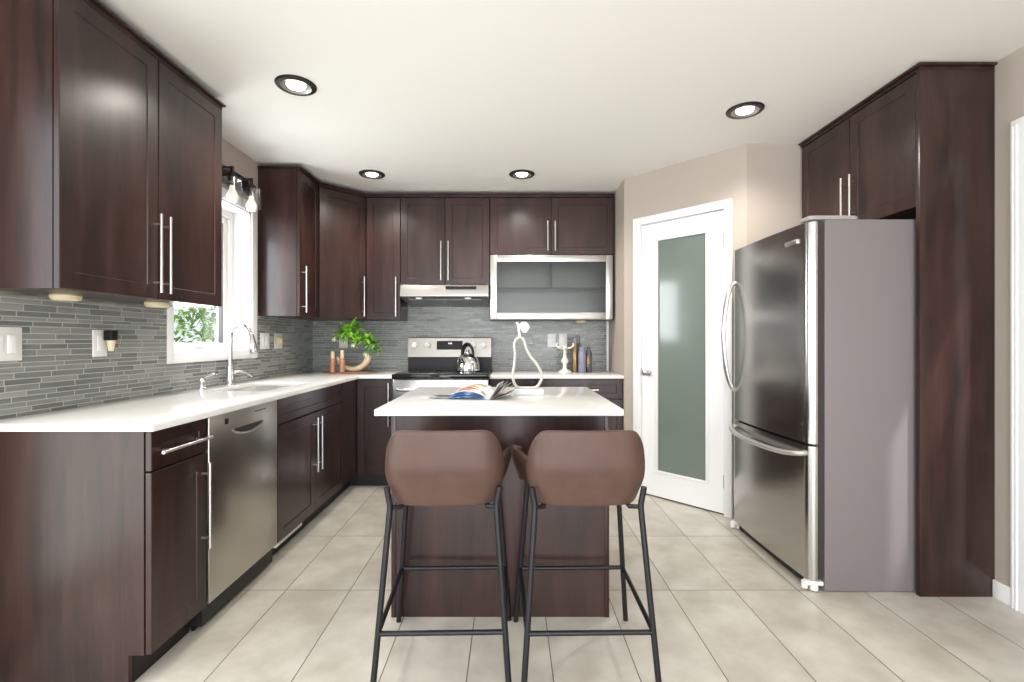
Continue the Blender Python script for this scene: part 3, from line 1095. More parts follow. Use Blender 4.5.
for x in (-0.78, -0.36):
    b = NB(); lathe(b, x, 4.155, [(0, -0.006), (0.026, -0.006), (0.03, 0.002), (0.0, 0.004)], 18, z0=1.566)
    t.part('lamp', b, M['bulb'])

# ------------------------------------------------------------------ range
t = Thing('range', 'stainless freestanding electric range with black glass cooktop below the hood', 'range', (-0.555, 4.2, 0))
rx0, rx1 = -0.940, -0.168
b = NB(); box(b, rx0 + 0.003, rx1 - 0.003, 3.925, 4.53, 0.03, 0.898)
t.part('body', b, M['gasket'])
b = NB(); box(b, rx0, rx1, 3.845, 4.47, 0.899, 0.936, 0.006)
ck = t.part('cooktop', b, M['blackglass'])
for (x, y, r) in ((-0.74, 4.03, 0.095), (-0.37, 4.03, 0.075), (-0.74, 4.28, 0.075), (-0.37, 4.28, 0.095)):
    b = NB(); lathe(b, x, y, [(r, 0.0003), (r + 0.003, 0.0003)], 40, z0=0.9363)
    t.part('burner_ring', b, M['greycap'], ck)
b = NB()
prism(b, [(4.455, 0.925), (4.53, 0.925), (4.53, 1.232), (4.470, 1.232), (4.440, 1.05), (4.455, 1.05)], rx0 + 0.004, rx1 - 0.004)
b.transform(Matrix(((0, 0, 1, 0), (1, 0, 0, 0), (0, 1, 0, 0), (0, 0, 0, 1))))
bg = t.part('backguard', b, M['black'])
b = NB()
nx = Vector((0, -0.182, 0.030)).normalized()
def on_panel(x, z, out=0.0):
    f = (z - 1.05) / 0.182
    return Vector((x, 4.440 + 0.030 * f, z)) + Vector((0, -0.9866, 0.163)) * out
def panel_box(bm, x0, x1, z0, z1, o0, o1):
    vs_ = [bm.verts.new(on_panel(x, z, o)) for x in (x0, x1) for o in (o0, o1) for z in (z0, z1)]
    for f in [(0, 1, 3, 2), (4, 6, 7, 5), (0, 4, 5, 1), (2, 3, 7, 6), (0, 2, 6, 4), (1, 5, 7, 3)]:
        bm.faces.new([vs_[i] for i in f])
panel_box(b, rx0 + 0.004, rx1 - 0.004, 1.052, 1.224, 0.0, 0.006)
cp = t.part('control_panel', b, M['range_steel'], bg)
b = NB(); panel_box(b, -0.672, -0.435, 1.118, 1.198, 0.006, 0.009)
t.part('display', b, M['black'], bg)
for k, x in enumerate((-0.565, -0.553, -0.541)):
    b = NB(); panel_box(b, x, x + 0.008, 1.168, 1.182, 0.009, 0.0098)
    t.part('clock_digit', b, M['display'], bg)
for x in (-0.872, -0.756, -0.245, -0.335):
    b = NB()
    cyl(b, on_panel(x, 1.158, 0.006), on_panel(x, 1.158, 0.014), 0.032, 0.030, 24)
    cyl(b, on_panel(x, 1.158, 0.014), on_panel(x, 1.158, 0.034), 0.024, 0.021, 24)
    t.part('knob', b, M['plastic'], bg)
b = NB(); box(b, rx0 + 0.004, rx1 - 0.004, 3.872, 3.924, 0.25, 0.893, 0.006)
od = t.part('oven_door', b, M['steel'])
b = NB(); box(b, rx0 + 0.07, rx1 - 0.07, 3.868, 3.874, 0.36, 0.74, 0.002)
t.part('oven_window', b, M['ovenglass'], od)
b = NB(); tube(b, smooth_path([(rx0 + 0.04, 3.872, 0.815), (rx0 + 0.055, 3.83, 0.815), (rx0 + 0.12, 3.818, 0.815), (-0.555, 3.814, 0.815), (rx1 - 0.12, 3.818, 0.815), (rx1 - 0.055, 3.83, 0.815), (rx1 - 0.04, 3.872, 0.815)], 6), 0.013, 12)
t.part('oven_handle', b, M['handle'], od)
b = NB(); box(b, rx0 + 0.004, rx1 - 0.004, 3.88, 3.924, 0.06, 0.244, 0.006)
t.part('warming_drawer', b, M['steel'])

# kettle
kx, ky, kz = -0.365, 4.20, 0.9367
t = Thing('kettle', 'polished steel kettle standing on the black cooktop', 'kettle', (kx, ky, kz))
b = NB(); lathe(b, kx, ky, [(0, 0), (0.096, 0), (0.104, 0.008), (0.105, 0.03), (0.101, 0.07), (0.088, 0.105), (0.066, 0.132), (0.04, 0.146), (0.037, 0.15)], 32, z0=kz)
kb = t.part('body', b, M['chrome'])
b = NB(); lathe(b, kx, ky, [(0.039, 0.147), (0.036, 0.154), (0.014, 0.160), (0.010, 0.166), (0.016, 0.174), (0.012, 0.184), (0, 0.187)], 24, z0=kz)
t.part('lid', b, M['chrome'])
b = NB(); tube(b, [(kx - 0.03, ky - 0.075, kz + 0.085), (kx - 0.040, ky - 0.105, kz + 0.115), (kx - 0.046, ky - 0.125, kz + 0.135)], [0.026, 0.018, 0.014], 14)
t.part('spout', b, M['chrome'])
b = NB()
tube(b, [(kx + 0.052 * math.cos(a) * 1.0, ky - 0.045 * math.cos(a), kz + 0.135 + 0.098 * math.sin(a)) for a in [PI * k / 18 for k in range(19)]], [0.008 + 0.006 * math.sin(PI * k / 18) for k in range(19)], 12, flat=1.5)
t.part('handle', b, M['black'], label='black arched handle')

# =================================================================== ISLAND
t = Thing('kitchen_island', 'dark wood kitchen island cabinet with plain back panel behind the two stools', 'kitchen island', (-0.035, 2.5, 0))
ix0, ix1, iy0, iy1 = -0.517, 0.432, 2.110, 2.915
b = NB(); box(b, ix0 + 0.02, ix1 - 0.02, iy0 + 0.005, iy1 - 0.03, 0.0, CB - 0.002)
t.part('carcass', b, M['wood'])
for x0, x1 in ((ix0, ix0 + 0.020), (ix1 - 0.020, ix1)):
    b = NB(); box(b, x0, x1, iy0, iy1 - 0.03, 0.0, CB - 0.002, 0.0015)
    t.part('end_panel', b, M['wood'])
BI = basis((0, iy1 - 0.03, 0), (-1, 0, 0), (0, 1, 0))
for a, c, h in ((-ix1 + 0.002, 0.035, 0.0), (0.035, -ix0 - 0.002, 0.07)):
    add_door(t, BI, a, c, TZ, BT, ((h, 0.5), (h, 0.84)))
b = NB(); box(b, -0.563, 0.472, 2.007, 2.975, CB, CT, 0.003)
single('island_worktop', b, M['quartz'], 'white quartz worktop of the island carrying the magazine and the wire pear', 'worktop', origin=(-0.04, 2.49, CB))

# ------------------------------------------------------------------ bar stools
def make_stool(label):
    T = Thing('bar_stool', label, 'bar stool', (0, 0, 0))
    # wrap-around shell: u runs from one arm tip round the back to the other
    NU, NV = 44, 12
    def plan(u, a, bk, fr, r):
        """u in 0..1 along side - corner - back - corner - side"""
        segs = [0.30, 0.42, 0.58, 0.70]
        s = 1 if u <= 0.5 else -1
        v = u if u <= 0.5 else 1 - u
        if v < 0.30:
            k = v / 0.30
            return Vector((s * (a - 0.006 * math.sin(PI * min(1, k * 1.2)) + 0.036 * max(0.0, 1 - 1.5 * k) ** 1.2), fr + (-bk + r - fr) * k, 0))
        if v < 0.42:
            k = (v - 0.30) / 0.12 * PI / 2
            return Vector((s * (a - r + r * math.cos(k)), -bk + r - r * math.sin(k), 0))
        k = (v - 0.42) / 0.08
        return Vector((s * (a - r) * (1 - k), -bk - 0.008 * math.sin(k * PI / 2), 0))
    def top(u):
        v = min(u, 1 - u)
        if v >= 0.378:
            return 1.0
        if v >= 0.265:
            k = (v - 0.265) / 0.113
            return 0.54 + 0.46 * (3 * k * k - 2 * k ** 3) ** 0.85
        k = v / 0.265
        return 0.54 - 0.05 * math.sin(PI * k) - 0.03 * (1 - k)
    Z0, Z1 = 0.628, 0.902
    def halfw(h):
        pts = [(0, 0.182), (0.1, 0.192), (0.36, 0.212), (0.6, 0.209), (0.8, 0.203), (1.0, 0.192)]
        for (h0, a0), (h1, a1) in zip(pts[:-1], pts[1:]):
            if h <= h1:
                return a0 + (a1 - a0) * (h - h0) / (h1 - h0)
        return pts[-1][1]
    b = NB()
    th = 0.028
    outer, inner = [], []
    for i in range(NU + 1):
        u = i / NU
        tp = top(u)
        co, ci = [], []
        for j in range(NV + 1):
            h = tp * j / NV
            a = halfw(h)
            bk = 0.175 + 0.045 * min(1, h / 0.5) - 0.0 * h
            p = plan(u, a, bk, 0.17 - 0.05 * h, 0.075)
            q = plan(u, a - th, bk - th, 0.165 - 0.05 * h, 0.065)
            z = Z0 + (Z1 - Z0) * h
            co.append(b.verts.new((p.x, p.y, z)))
            ci.append(b.verts.new((q.x, q.y, z - (0.006 if j == NV else 0))))
        outer.append(co); inner.append(ci)
    for i in range(NU):
        for j in range(NV):
            b.faces.new((outer[i][j], outer[i][j + 1], outer[i + 1][j + 1], outer[i + 1][j]))
            b.faces.new((inner[i][j], inner[i + 1][j], inner[i + 1][j + 1], inner[i][j + 1]))
        b.faces.new((outer[i][NV], inner[i][NV], inner[i + 1][NV], outer[i + 1][NV]))
        b.faces.new((outer[i][0], outer[i + 1][0], inner[i + 1][0], inner[i][0]))
    for i in (0, NU):
        for j in range(NV):
            b.faces.new((outer[i][j], inner[i][j], inner[i][j + 1], outer[i][j + 1]))
    b.normal_update()
    es = [e_ for e_ in b.edges if len(e_.link_faces) == 2 and e_.calc_face_angle() > 1.0]
    bmesh.ops.bevel(b, geom=es, offset=0.010, segments=3, profile=0.5, affect='EDGES')
    shell = T.part('backrest', b, M['leather'], angle=80)
    sb = shell.modifiers.new('smooth', 'SUBSURF'); sb.levels = 1; sb.render_levels = 1
    # seat cushion
    b = NB()
    pts = []
    for k in range(40):
        a = 2 * PI * k / 40
        c, s = math.cos(a), math.sin(a)
        pts.append((0.172 * math.copysign(abs(c) ** 0.45, c), 0.01 + 0.185 * math.copysign(abs(s) ** 0.45, s)))
    prism(b, pts, 0.625, 0.690)
    b.normal_update()
    es = [e_ for e_ in b.edges if len(e_.link_faces) == 2 and e_.calc_face_angle() > 1.0]
    bmesh.ops.bevel(b, geom=es, offset=0.018, segments=4, profile=0.5, affect='EDGES')
    T.part('seat', b, M['leather'], angle=60)
    rr = 0.0105
    for s in (-1, 1):
        b = NB()
        tube(b, [(s * 0.194, -0.190, 0.700), (s * 0.193, -0.190, 0.690), (s * 0.184, -0.188, 0.640), (s * 0.184, -0.190, 0.620), (s * 0.229, -0.262, 0.0)], [rr, rr, rr, rr, rr], 12)
        T.part('leg', b, M['legmetal'])
        b = NB()
        tube(b, [(s * 0.188, 0.16, 0.632), (s * 0.190, 0.165, 0.600), (s * 0.237, 0.222, 0.0)], rr, 12)
        T.part('leg', b, M['legmetal'])
    b = NB()
    for s in (-1, 1):
        tube(b, [(s * 0.184, -0.188, 0.630), (s * 0.15, -0.165, 0.624), (s * 0.15, 0.15, 0.622), (s * 0.188, 0.16, 0.622)], 0.008, 10)
    tube(b, [(-0.15, 0.1, 0.620), (0.15, 0.1, 0.620)], 0.008, 10)
    tube(b, [(-0.15, -0.1, 0.620), (0.15, -0.1, 0.620)], 0.008, 10)
    T.part('seat_frame', b, M['legmetal'])
    def back_leg(s, z):
        k = (0.620 - z) / 0.620
        return (s * (0.184 + 0.045 * k), -0.190 - 0.072 * k, z)
    def front_leg(s, z):
        k = (0.6 - z) / 0.6
        return (s * (0.190 + 0.047 * k), 0.165 + 0.057 * k, z)
    zb, zf = 0.224, 0.238
    for p, q in ((back_leg(-1, zb), back_leg(1, zb)), (front_leg(-1, zf), front_leg(1, zf)),
                 (back_leg(-1, zb), front_leg(-1, zf)), (back_leg(1, zb), front_leg(1, zf))):
        b = NB(); cyl(b, p, q, 0.0085, seg=12)
        T.part('footrest', b, M['legmetal'])
    return T


st = make_stool('brown leather bar stool in front of the magazine, dark metal legs')
st.o.location = (-0.235, 1.865, 0)
st.o.rotation_euler = (0, 0, math.radians(1.4))
dup(st.o, (0.266, 1.865, 0), math.radians(1.1), 'brown leather bar stool in front of the wire pear, dark metal legs')
st.o['group'] = 'brown leather bar stools at the island'
for o in C.objects:
    if o.name.startswith('bar_stool'):
        o['group'] = 'brown leather bar stools at the island'

# =================================================================== FRIDGE WALL
fy0, fy1 = 2.322, 3.125
t = Thing('refrigerator', 'large stainless bottom freezer refrigerator with grey side against right wall', 'refrigerator', (1.8, 2.7, 0))
FFX = 1.420
b = NB(); box(b, 1.508, 2.24, fy0, fy1, 0.004, 1.786, 0.004)
t.part('body', b, M['fridge_side'], label='matt grey body side')
b = NB(); box(b, 1.473, 1.509, fy0 + 0.006, fy1 - 0.006, 0.06, 1.775)  # door seal, widened so its dark colour imitates a reflection along the edge
t.part('gasket_reflection', b, M['gasket'])


def fridge_front(z0, z1):
    b = NB()
    r = 0.040
    N = 10
    ys = []
    # gently convex front with rounded long edges, outline in plan
    poly = []
    for k in range(7):
        a = PI / 2 * k / 6
        poly.append((FFX + 0.010 + r - r * math.sin(a), fy0 + r - r * math.cos(a)))
    for k in range(1, N):
        f = k / N
        poly.append((FFX + 0.010 - 0.010 * math.sin(PI * f) ** 0.8, fy0 + r + (fy1 - fy0 - 2 * r) * f))
    for k in range(7):
        a = PI / 2 * k / 6
        poly.append((FFX + 0.010 + r - r * math.cos(a), fy1 - r + r * math.sin(a)))
    poly.append((1.474, fy1)); poly.append((1.474, fy0))
    prism(b, poly[::-1], z0, z1)
    b.normal_update()
    return b


d1 = t.part('refrigerator_door', fridge_front(0.708, 1.776), M['steel_v'], angle=30)
d2 = t.part('freezer_drawer', fridge_front(0.055, 0.696), M['steel_v'], angle=30)
b = NB()
hy = fy1 - 0.045
tube(b, smooth_path([(FFX + 0.012, hy, 1.57), (FFX - 0.016, hy, 1.545), (FFX - 0.047, hy, 1.44), (FFX - 0.064, hy, 1.23), (FFX - 0.047, hy, 1.02), (FFX - 0.016, hy, 0.915), (FFX + 0.012, hy, 0.89)], 7), 0.0125, 12, flat=1.3)
t.part('handle', b, M['handle'], d1)
b = NB()
tube(b, smooth_path([(FFX + 0.012, fy1 - 0.03, 0.66), (FFX - 0.014, fy1 - 0.045, 0.655), (FFX - 0.042, fy1 - 0.16, 0.640), (FFX - 0.054, (fy0 + fy1) / 2, 0.634), (FFX - 0.042, fy0 + 0.16, 0.640), (FFX - 0.014, fy0 + 0.045, 0.655), (FFX + 0.012, fy0 + 0.03, 0.66)], 7), 0.0125, 12, flat=1.3)
t.part('handle', b, M['handle'], d2)
b = NB(); box(b, FFX - 0.002, FFX + 0.012, 2.40, 2.505, 1.686, 1.708, 0.002)
t.part('badge', b, M['alum'], d1)
b = NB()
pl = [(1.425 + 0.03 * (1 - math.cos(a)) , 0) for a in (0,)]
prism(b, [(1.436, fy0 + 0.015), (1.455, fy0 + 0.004), (1.66, fy0 + 0.004), (1.69, fy0 + 0.03), (1.69, fy0 + 0.10), (1.46, fy0 + 0.10), (1.436, fy0 + 0.08)], 1.7865, 1.806, 0.005)
t.part('hinge_cover', b, M['fridge_trim'])
for yy in (fy0, fy1 - 0.045):
    b = NB()
    prism(b, [(1.415, yy + 0.004), (1.50, yy - 0.004), (1.505, yy + 0.035), (1.43, yy + 0.045)], 0.030, 0.050, 0.004)
    cyl(b, (1.465, yy + 0.016, 0.006), (1.465, yy + 0.016, 0.052), 0.019, seg=14)
    cyl(b, (1.425, yy + 0.025, 0.012), (1.425, yy + 0.025, 0.045), 0.014, seg=14)
    t.part('foot_bracket', b, M['plastic'])
b = NB()
box(b, 1.452, 1.506, fy0 + 0.05, fy1 - 0.05, 0.008, 0.052, 0.003)
for k in range(4):
    box(b, 1.449, 1.453, fy0 + 0.06, fy1 - 0.06, 0.014 + 0.009 * k, 0.018 + 0.009 * k)
t.part('base_grille', b, M['gasket'])

UTF, CRTF = 2.478, 2.507
px0 = 1.927
b = NB(); box(b, px0, XR - 0.001, 2.280, 2.302, 0.0, UTF, 0.001)
single('tall_end_panel', b, M['wood'], 'tall dark wood end panel standing beside the refrigerator against the right wall', 'panel', origin=(2.1, 2.29, 0))
t = Thing('wall_cabinet', 'dark wood two door wall cabinet above the refrigerator', 'wall cabinet', (2.1, 2.75, 1.84))
b = NB(); box(b, px0 + bl + 0.003, XR - 0.002, 2.303, 3.205, 1.842, UTF)
t.part('carcass', b, M['wood'])
BF = basis((px0 + bl, 0, 0), (0, 1, 0), (-1, 0, 0))
add_door(t, BF, 2.303, 2.752, 1.840, UTF - 0.004, ((2.705, 1.872), (2.705, 2.132)))
add_door(t, BF, 2.754, 3.203, 1.840, UTF - 0.004, ((2.775, 1.872), (2.775, 2.132)))
b = NB()
crown(b, ([(px0, 2.280), (XR - 0.002, 2.280), (XR - 0.002, 3.218), (px0, 3.218)], [(px0 - 0.016, 2.264), (XR - 0.002, 2.264), (XR - 0.002, 3.218), (px0 - 0.016, 3.218)]), UTF + 0.0005, CRTF)
single('crown_moulding', b, M['wood'], 'dark wood cornice on top of the tall panel and cabinet over the refrigerator', 'moulding', origin=(2.1, 2.7, UTF))

# =================================================================== LAMPS
def downlight(label, loc):
    T = Thing('recessed_light', label, 'ceiling light', (0, 0, 0), group='recessed ceiling lights')
    b = NB(); lathe(b, 0, 0, [(0.072, -0.002), (0.074, -0.012), (0.094, -0.010), (0.100, -0.004), (0.100, -0.0005)], 40)
    T.part('trim_ring', b, M['bronze'], local=True, label='dark bronze trim ring')
    b = NB(); lathe(b, 0, 0, [(0.074, -0.011), (0.062, -0.005), (0.046, -0.003)], 40)
    T.part('baffle', b, M['baffle'], local=True)
    b = NB(); lathe(b, 0, 0, [(0.047, -0.0035), (0.042, -0.010), (0.025, -0.015), (0, -0.017)], 32)
    T.part('bulb', b, M['lampglow'], local=True)
    return T


spots = [((-1.094, 2.48), 'recessed ceiling light above the dishwasher run, largest on the left side'),
         ((1.332, 2.75), 'recessed ceiling light over the floor beside the refrigerator'),
         ((-1.084, 3.81), 'recessed ceiling light close to the diagonal corner cabinet'),
         ((0.094, 3.81), 'recessed ceiling light close to the cabinet above the glass lift door')]
dl = None
for i, ((x, y), lab) in enumerate(spots):
    if dl is None:
        dl = downlight(lab, None)
        dl.o.location = (x, y, ZC)
    else:
        dup(dl.o, (x, y, ZC), 0, lab, 'recessed ceiling lights')
    d = bpy.data.lights.new('downlight_beam', 'SPOT')
    d.energy = 46
    d.color = (1.0, 0.94, 0.85)
    d.spot_size = math.radians(150)
    d.spot_blend = 0.7
    d.shadow_soft_size = 0.05
    o = bpy.data.objects.new('downlight_beam', d); C.objects.link(o)
    o.location = (x, y, ZC - 0.04)

# puck lights below the wall cabinets
t = Thing('puck_light', 'round cream under cabinet light nearest the wall switch on the left', 'cabinet light', (-1.735, 1.895, UZ + 0.0005), group='under cabinet puck lights')
b = NB(); lathe(b, 0, 0, [(0, 0), (0.047, 0), (0.050, -0.006), (0.046, -0.020)], 28)
t.part('housing', b, M['cream'], local=True)
b = NB(); lathe(b, 0, 0, [(0.046, -0.020), (0.038, -0.024), (0, -0.025)], 28)
t.part('lens', b, M['puck'], local=True)
dup(t.o, (-1.66, 2.28, UZ + 0.0005), 0, 'round cream under cabinet light beside the window trim', 'under cabinet puck lights')
dup(t.o, (0.645, 4.41, UZ), 0, 'round cream under cabinet light below the glass lift door cabinet', 'under cabinet puck lights')

# light bar above the window
t = Thing('vanity_light', 'black wall light bar with glass shades and round bulbs above the window', 'wall light', (XL, 3.03, 2.28))
b = NB(); box(b, XL + 0.0, XL + 0.022, 2.66, 3.417, 2.225, 2.335, 0.003)
t.part('back_plate', b, M['bronze'])
for yy in (2.805, 3.03, 3.255):
    cx = XL + 0.125
    b = NB()
    tube(b, [(XL + 0.02, yy, 2.285), (cx, yy, 2.285)], 0.009, 10)
    tube(b, [(cx, yy, 2.292), (cx, yy, 2.235)], 0.011, 12)
    lathe(b, cx, yy, [(0, 0.02), (0.026, 0.018), (0.030, 0.0), (0.022, -0.03), (0, -0.032)], 20, z0=2.225)
    arm = t.part('arm', b, M['bronze'])
    b = NB(); lathe(b, cx, yy, [(0.030, 0.0), (0.060, -0.012), (0.064, -0.13), (0.062, -0.13), (0.058, -0.014), (0.028, -0.002)], 28, z0=2.228)
    t.part('glass_shade', b, M['pane'], arm)
    b = NB(); lathe(b, cx, yy, [(0.0, 0.0), (0.014, 0.0), (0.016, -0.02), (0.032, -0.055), (0.034, -0.075), (0.024, -0.098), (0, -0.106)], 24, z0=2.172)
    t.part('bulb', b, M['bulb'], arm)

# =================================================================== PLATES ON THE BACKSPLASH
def plate_left(name, lab, y, w_, z, h_, group=None):
    T = Thing(name, lab, 'socket' if 'outlet' in name else 'switch', (XL + 0.008, y, z), group=group)
    b = NB(); box(b, XL + 0.0085, XL + 0.015, y - w_ / 2, y + w_ / 2, z - h_ / 2, z + h_ / 2, 0.002)
    T.part('cover_plate', b, M['plastic'])
    return T


t = plate_left('light_switch', 'white triple light switch plate at the left end of the grey backsplash', 1.75, 0.17, 1.193, 0.125)
for k in (-1, 0, 1):
    b = NB(); box(b, XL + 0.0145, XL + 0.019, 1.75 + k * 0.046 - 0.016, 1.75 + k * 0.046 + 0.016, 1.16, 1.226, 0.002)
    t.part('rocker', b, M['white'])
t = plate_left('wall_outlet', 'white outlet holding the night light, below the large left wall cabinet', 2.185, 0.075, 1.193, 0.12)
b = NB(); box(b, XL + 0.0145, XL + 0.018, 2.168, 2.202, 1.16, 1.226, 0.002)
t.part('receptacle', b, M['white'])
t = Thing('night_light', 'small black and clear plug in night light on the left wall outlet', 'night light', (XL + 0.018, 2.20, 1.19))
b = NB(); box(b, XL + 0.0185, XL + 0.058, 2.195, 2.232, 1.206, 1.252, 0.004)
t.part('casing', b, M['black'])
b = NB(); lathe(b, XL + 0.040, 2.213, [(0.0, -0.050), (0.010, -0.048), (0.015, -0.02), (0.017, 0.0), (0.0, 0.0)], 16, z0=1.2055)
t.part('lens', b, M['puck'], label='pale translucent lens')
t = plate_left('light_switch', 'white double switch plate right beside the window trim', 3.655, 0.13, 1.20, 0.12)
for yy in (3.632, 3.678):
    b = NB(); box(b, XL + 0.0145, XL + 0.019, yy - 0.016, yy + 0.016, 1.167, 1.233, 0.002)
    t.part('rocker', b, M['white'])
t = plate_left('wall_outlet', 'white outlet with cream plug between window switch and inner corner', 3.870, 0.125, 1.20, 0.12)
b = NB(); box(b, XL + 0.0145, XL + 0.018, 3.882, 3.916, 1.167, 1.233, 0.002)
t.part('receptacle', b, M['white'])
t = Thing('plug_adapter', 'cream plug in device on the outlet right of the window', 'plug', (XL + 0.018, 3.84, 1.20))
b = NB(); box(b, XL + 0.0185, XL + 0.050, 3.806, 3.868, 1.168, 1.232, 0.008)
t.part('casing', b, M['cream'])
b = NB(); box(b, XL + 0.0495, XL + 0.053, 3.82, 3.855, 1.182, 1.218, 0.001)
t.part('face', b, M['puck'])


def plate_back(name, lab, x, z, mode):
    T = Thing(name, lab, 'socket' if 'outlet' in name else 'switch', (x, YB - 0.008, z))
    b = NB(); box(b, x - 0.039, x + 0.039, YB - 0.0150, YB - 0.0085, z - 0.062, z + 0.062, 0.002)
    T.part('cover_plate', b, M['plastic'])
    b = NB()
    if mode == 'switch':
        box(b, x - 0.017, x + 0.017, YB - 0.019, YB - 0.0145, z - 0.034, z + 0.034, 0.002)
        T.part('rocker', b, M['white'])
    else:
        for s in (-1, 1):
            box(b, x - 0.015, x + 0.015, YB - 0.0175, YB - 0.0145, z + s * 0.022 - 0.014, z + s * 0.022 + 0.014, 0.003)
        r_ = T.part('receptacle', b, M['white'])
        b = NB()
        for s in (-1, 1):
            for d in (-0.006, 0.006):
                box(b, x + d - 0.0012, x + d + 0.0012, YB - 0.0179, YB - 0.0172, z + s * 0.022 - 0.004, z + s * 0.022 + 0.006)
        T.part('slot', b, M['gasket'], r_)
    return T


plate_back('wall_outlet', 'white outlet on the back wall behind the green plant', -1.562, 1.195, 'outlet')
plate_back('wall_outlet', 'white outlet on the back wall left of the candlestick', 0.392, 1.203, 'outlet')
plate_back('light_switch', 'white switch plate on the back wall directly behind the candlestick', 0.497, 1.203, 'switch')

# =================================================================== WORKTOP DECOR
# tray, shakers, horn planter with plant
Wz = CT + 0.0005
ty = 4.22
t_tray = NB(); lathe(t_tray, 0, 0, [(0, 0), (0.165, 0), (0.172, 0.006), (0.172, 0.014), (0.164, 0.015), (0.160, 0.010), (0, 0.010)], 48)
t_tray.transform(Matrix.Translation((-1.395, ty, Wz)) @ Matrix.Diagonal((1.32, 0.62, 1, 1)))
single('serving_tray', t_tray, M['tray'], 'oval reddish wood tray on the worktop corner under the planter', 'tray', origin=(-1.395, ty, Wz))
for x, y, hh, lab in ((-1.522, 4.16, 0.182, 'copper and cream pepper mill at the left end of the wooden tray'),
                      (-1.437, 4.15, 0.190, 'copper and cream pepper mill in front of the horn planter')):
    z0 = Wz + 0.0105
    t = Thing('pepper_mill', lab, 'mill', (x, y, z0), group='copper mills on the tray')
    b = NB(); lathe(b, x, y, [(0, 0), (0.025, 0), (0.026, 0.01), (0.022, 0.05), (0.024, 0.10), (0.020, 0.118), (0.0, 0.119)], 22, z0=z0)
    t.part('body', b, M['copper'])
    b = NB(); lathe(b, x, y, [(0.0, 0.1195), (0.016, 0.1195), (0.0165, 0.13), (0.0165, hh - 0.006), (0.012, hh), (0, hh)], 20, z0=z0)
    t.part('cap', b, M['horn'], label='cream cap')
t = Thing('horn_planter', 'cream curved horn vase lying as an open crescent on the wooden tray', 'vase', (-1.36, 4.23, Wz + 0.01))
b = NB()
hc = Vector((-1.372, 4.23, Wz + 0.155))
pts, rs = [], []
for k in range(25):
    a = PI + (PI * 0.94) * k / 24 + 0.12
    pts.append(hc + Vector((0.135 * math.cos(a), 0, 0.122 * math.sin(a))))
    rs.append(0.011 + 0.018 * (k / 24) ** 0.7)
tube(b, pts, rs, 16)
t.part('horn', b, M['horn'])
tip = pts[-1]
t = Thing('potted_plant', 'bright green leafy plant springing from the horn vase', 'plant', tuple(tip))


def blade(bm, p0, d, ln, wd, droop, seg=6):
    d = Vector(d).normalized()
    side = d.cross(Vector((0, 0, 1)))
    side = side.normalized() if side.length > 1e-3 else Vector((1, 0, 0))
    rows = []
    for i in range(seg + 1):
        f = i / seg
        p = Vector(p0) + d * ln * f + Vector((0, 0, -droop * ln * f * f))
        ww = wd * math.sin(PI * min(1, (f * 0.92 + 0.08)) ** 0.8) * 0.5 + 0.0006
        up = side.cross(d) * (ww * 0.35)
        rows.append((bm.verts.new(p - side * ww + up), bm.verts.new(p), bm.verts.new(p + side * ww + up)))
    for a, c in zip(rows[:-1], rows[1:]):
        bm.faces.new((a[0], a[1], c[1], c[0])); bm.faces.new((a[1], a[2], c[2], c[1]))


rnd = random.Random(3)
stems = NB(); leaves = NB(); dark = NB()
T0 = Vector(tip) + Vector((0, 0, 0.004))
clumps = [(Vector((-1.420, 4.20, 1.275)), 60, 0.145), (Vector((-1.370, 4.20, 1.305)), 46, 0.135), (Vector((-1.320, 4.20, 1.225)), 40, 0.125), (Vector((-1.240, 4.20, 1.215)), 34, 0.105), (Vector((-1.180, 4.20, 1.18)), 28, 0.095), (Vector((-1.165, 4.2, 1.125)), 14, 0.075)]
for c, nl, ln in clumps:
    tube(stems, bez(T0, T0 + Vector((0.01, 0, 0.05)), c + Vector((0.04, 0, 0.0)), c, 8), 0.0028, 6)
    for k in range(nl):
        a = rnd.uniform(0, 2 * PI); el = rnd.uniform(-0.45, 1.2)
        d = Vector((math.cos(a) * math.cos(el) * 1.15, math.sin(a) * math.cos(el) * 0.8, math.sin(el)))
        blade(leaves if (k % 4 and c.x < -1.22) else dark, c + Vector((rnd.uniform(-.01, .01), rnd.uniform(-.01, .01), rnd.uniform(-.01, .01))), d, ln * rnd.uniform(0.7, 1.1), 0.026, rnd.uniform(0.15, 0.5))
t.part('stem', stems, M['leaf_dark'])
t.part('leaf_spray', leaves, M['leaf'], angle=180)
t.part('leaf_spray', dark, M['leaf_dark'], angle=180, label='darker trailing leaves')
for p in ((-1.50, 4.13, 1.215), (-1.335, 4.12, 1.165), (-1.23, 4.12, 1.09), (-1.215, 4.13, 1.075)):
    b = NB()
    for k in range(6):
        a = 2 * PI * k / 6
        blade(b, p, (math.cos(a), -0.6, math.sin(a)), 0.024, 0.020, 0.2, 4)
    tube(b, [p, Vector(p).lerp(T0, 0.35)], 0.0015, 5)
    t.part('flower', b, M['flower'], angle=180)

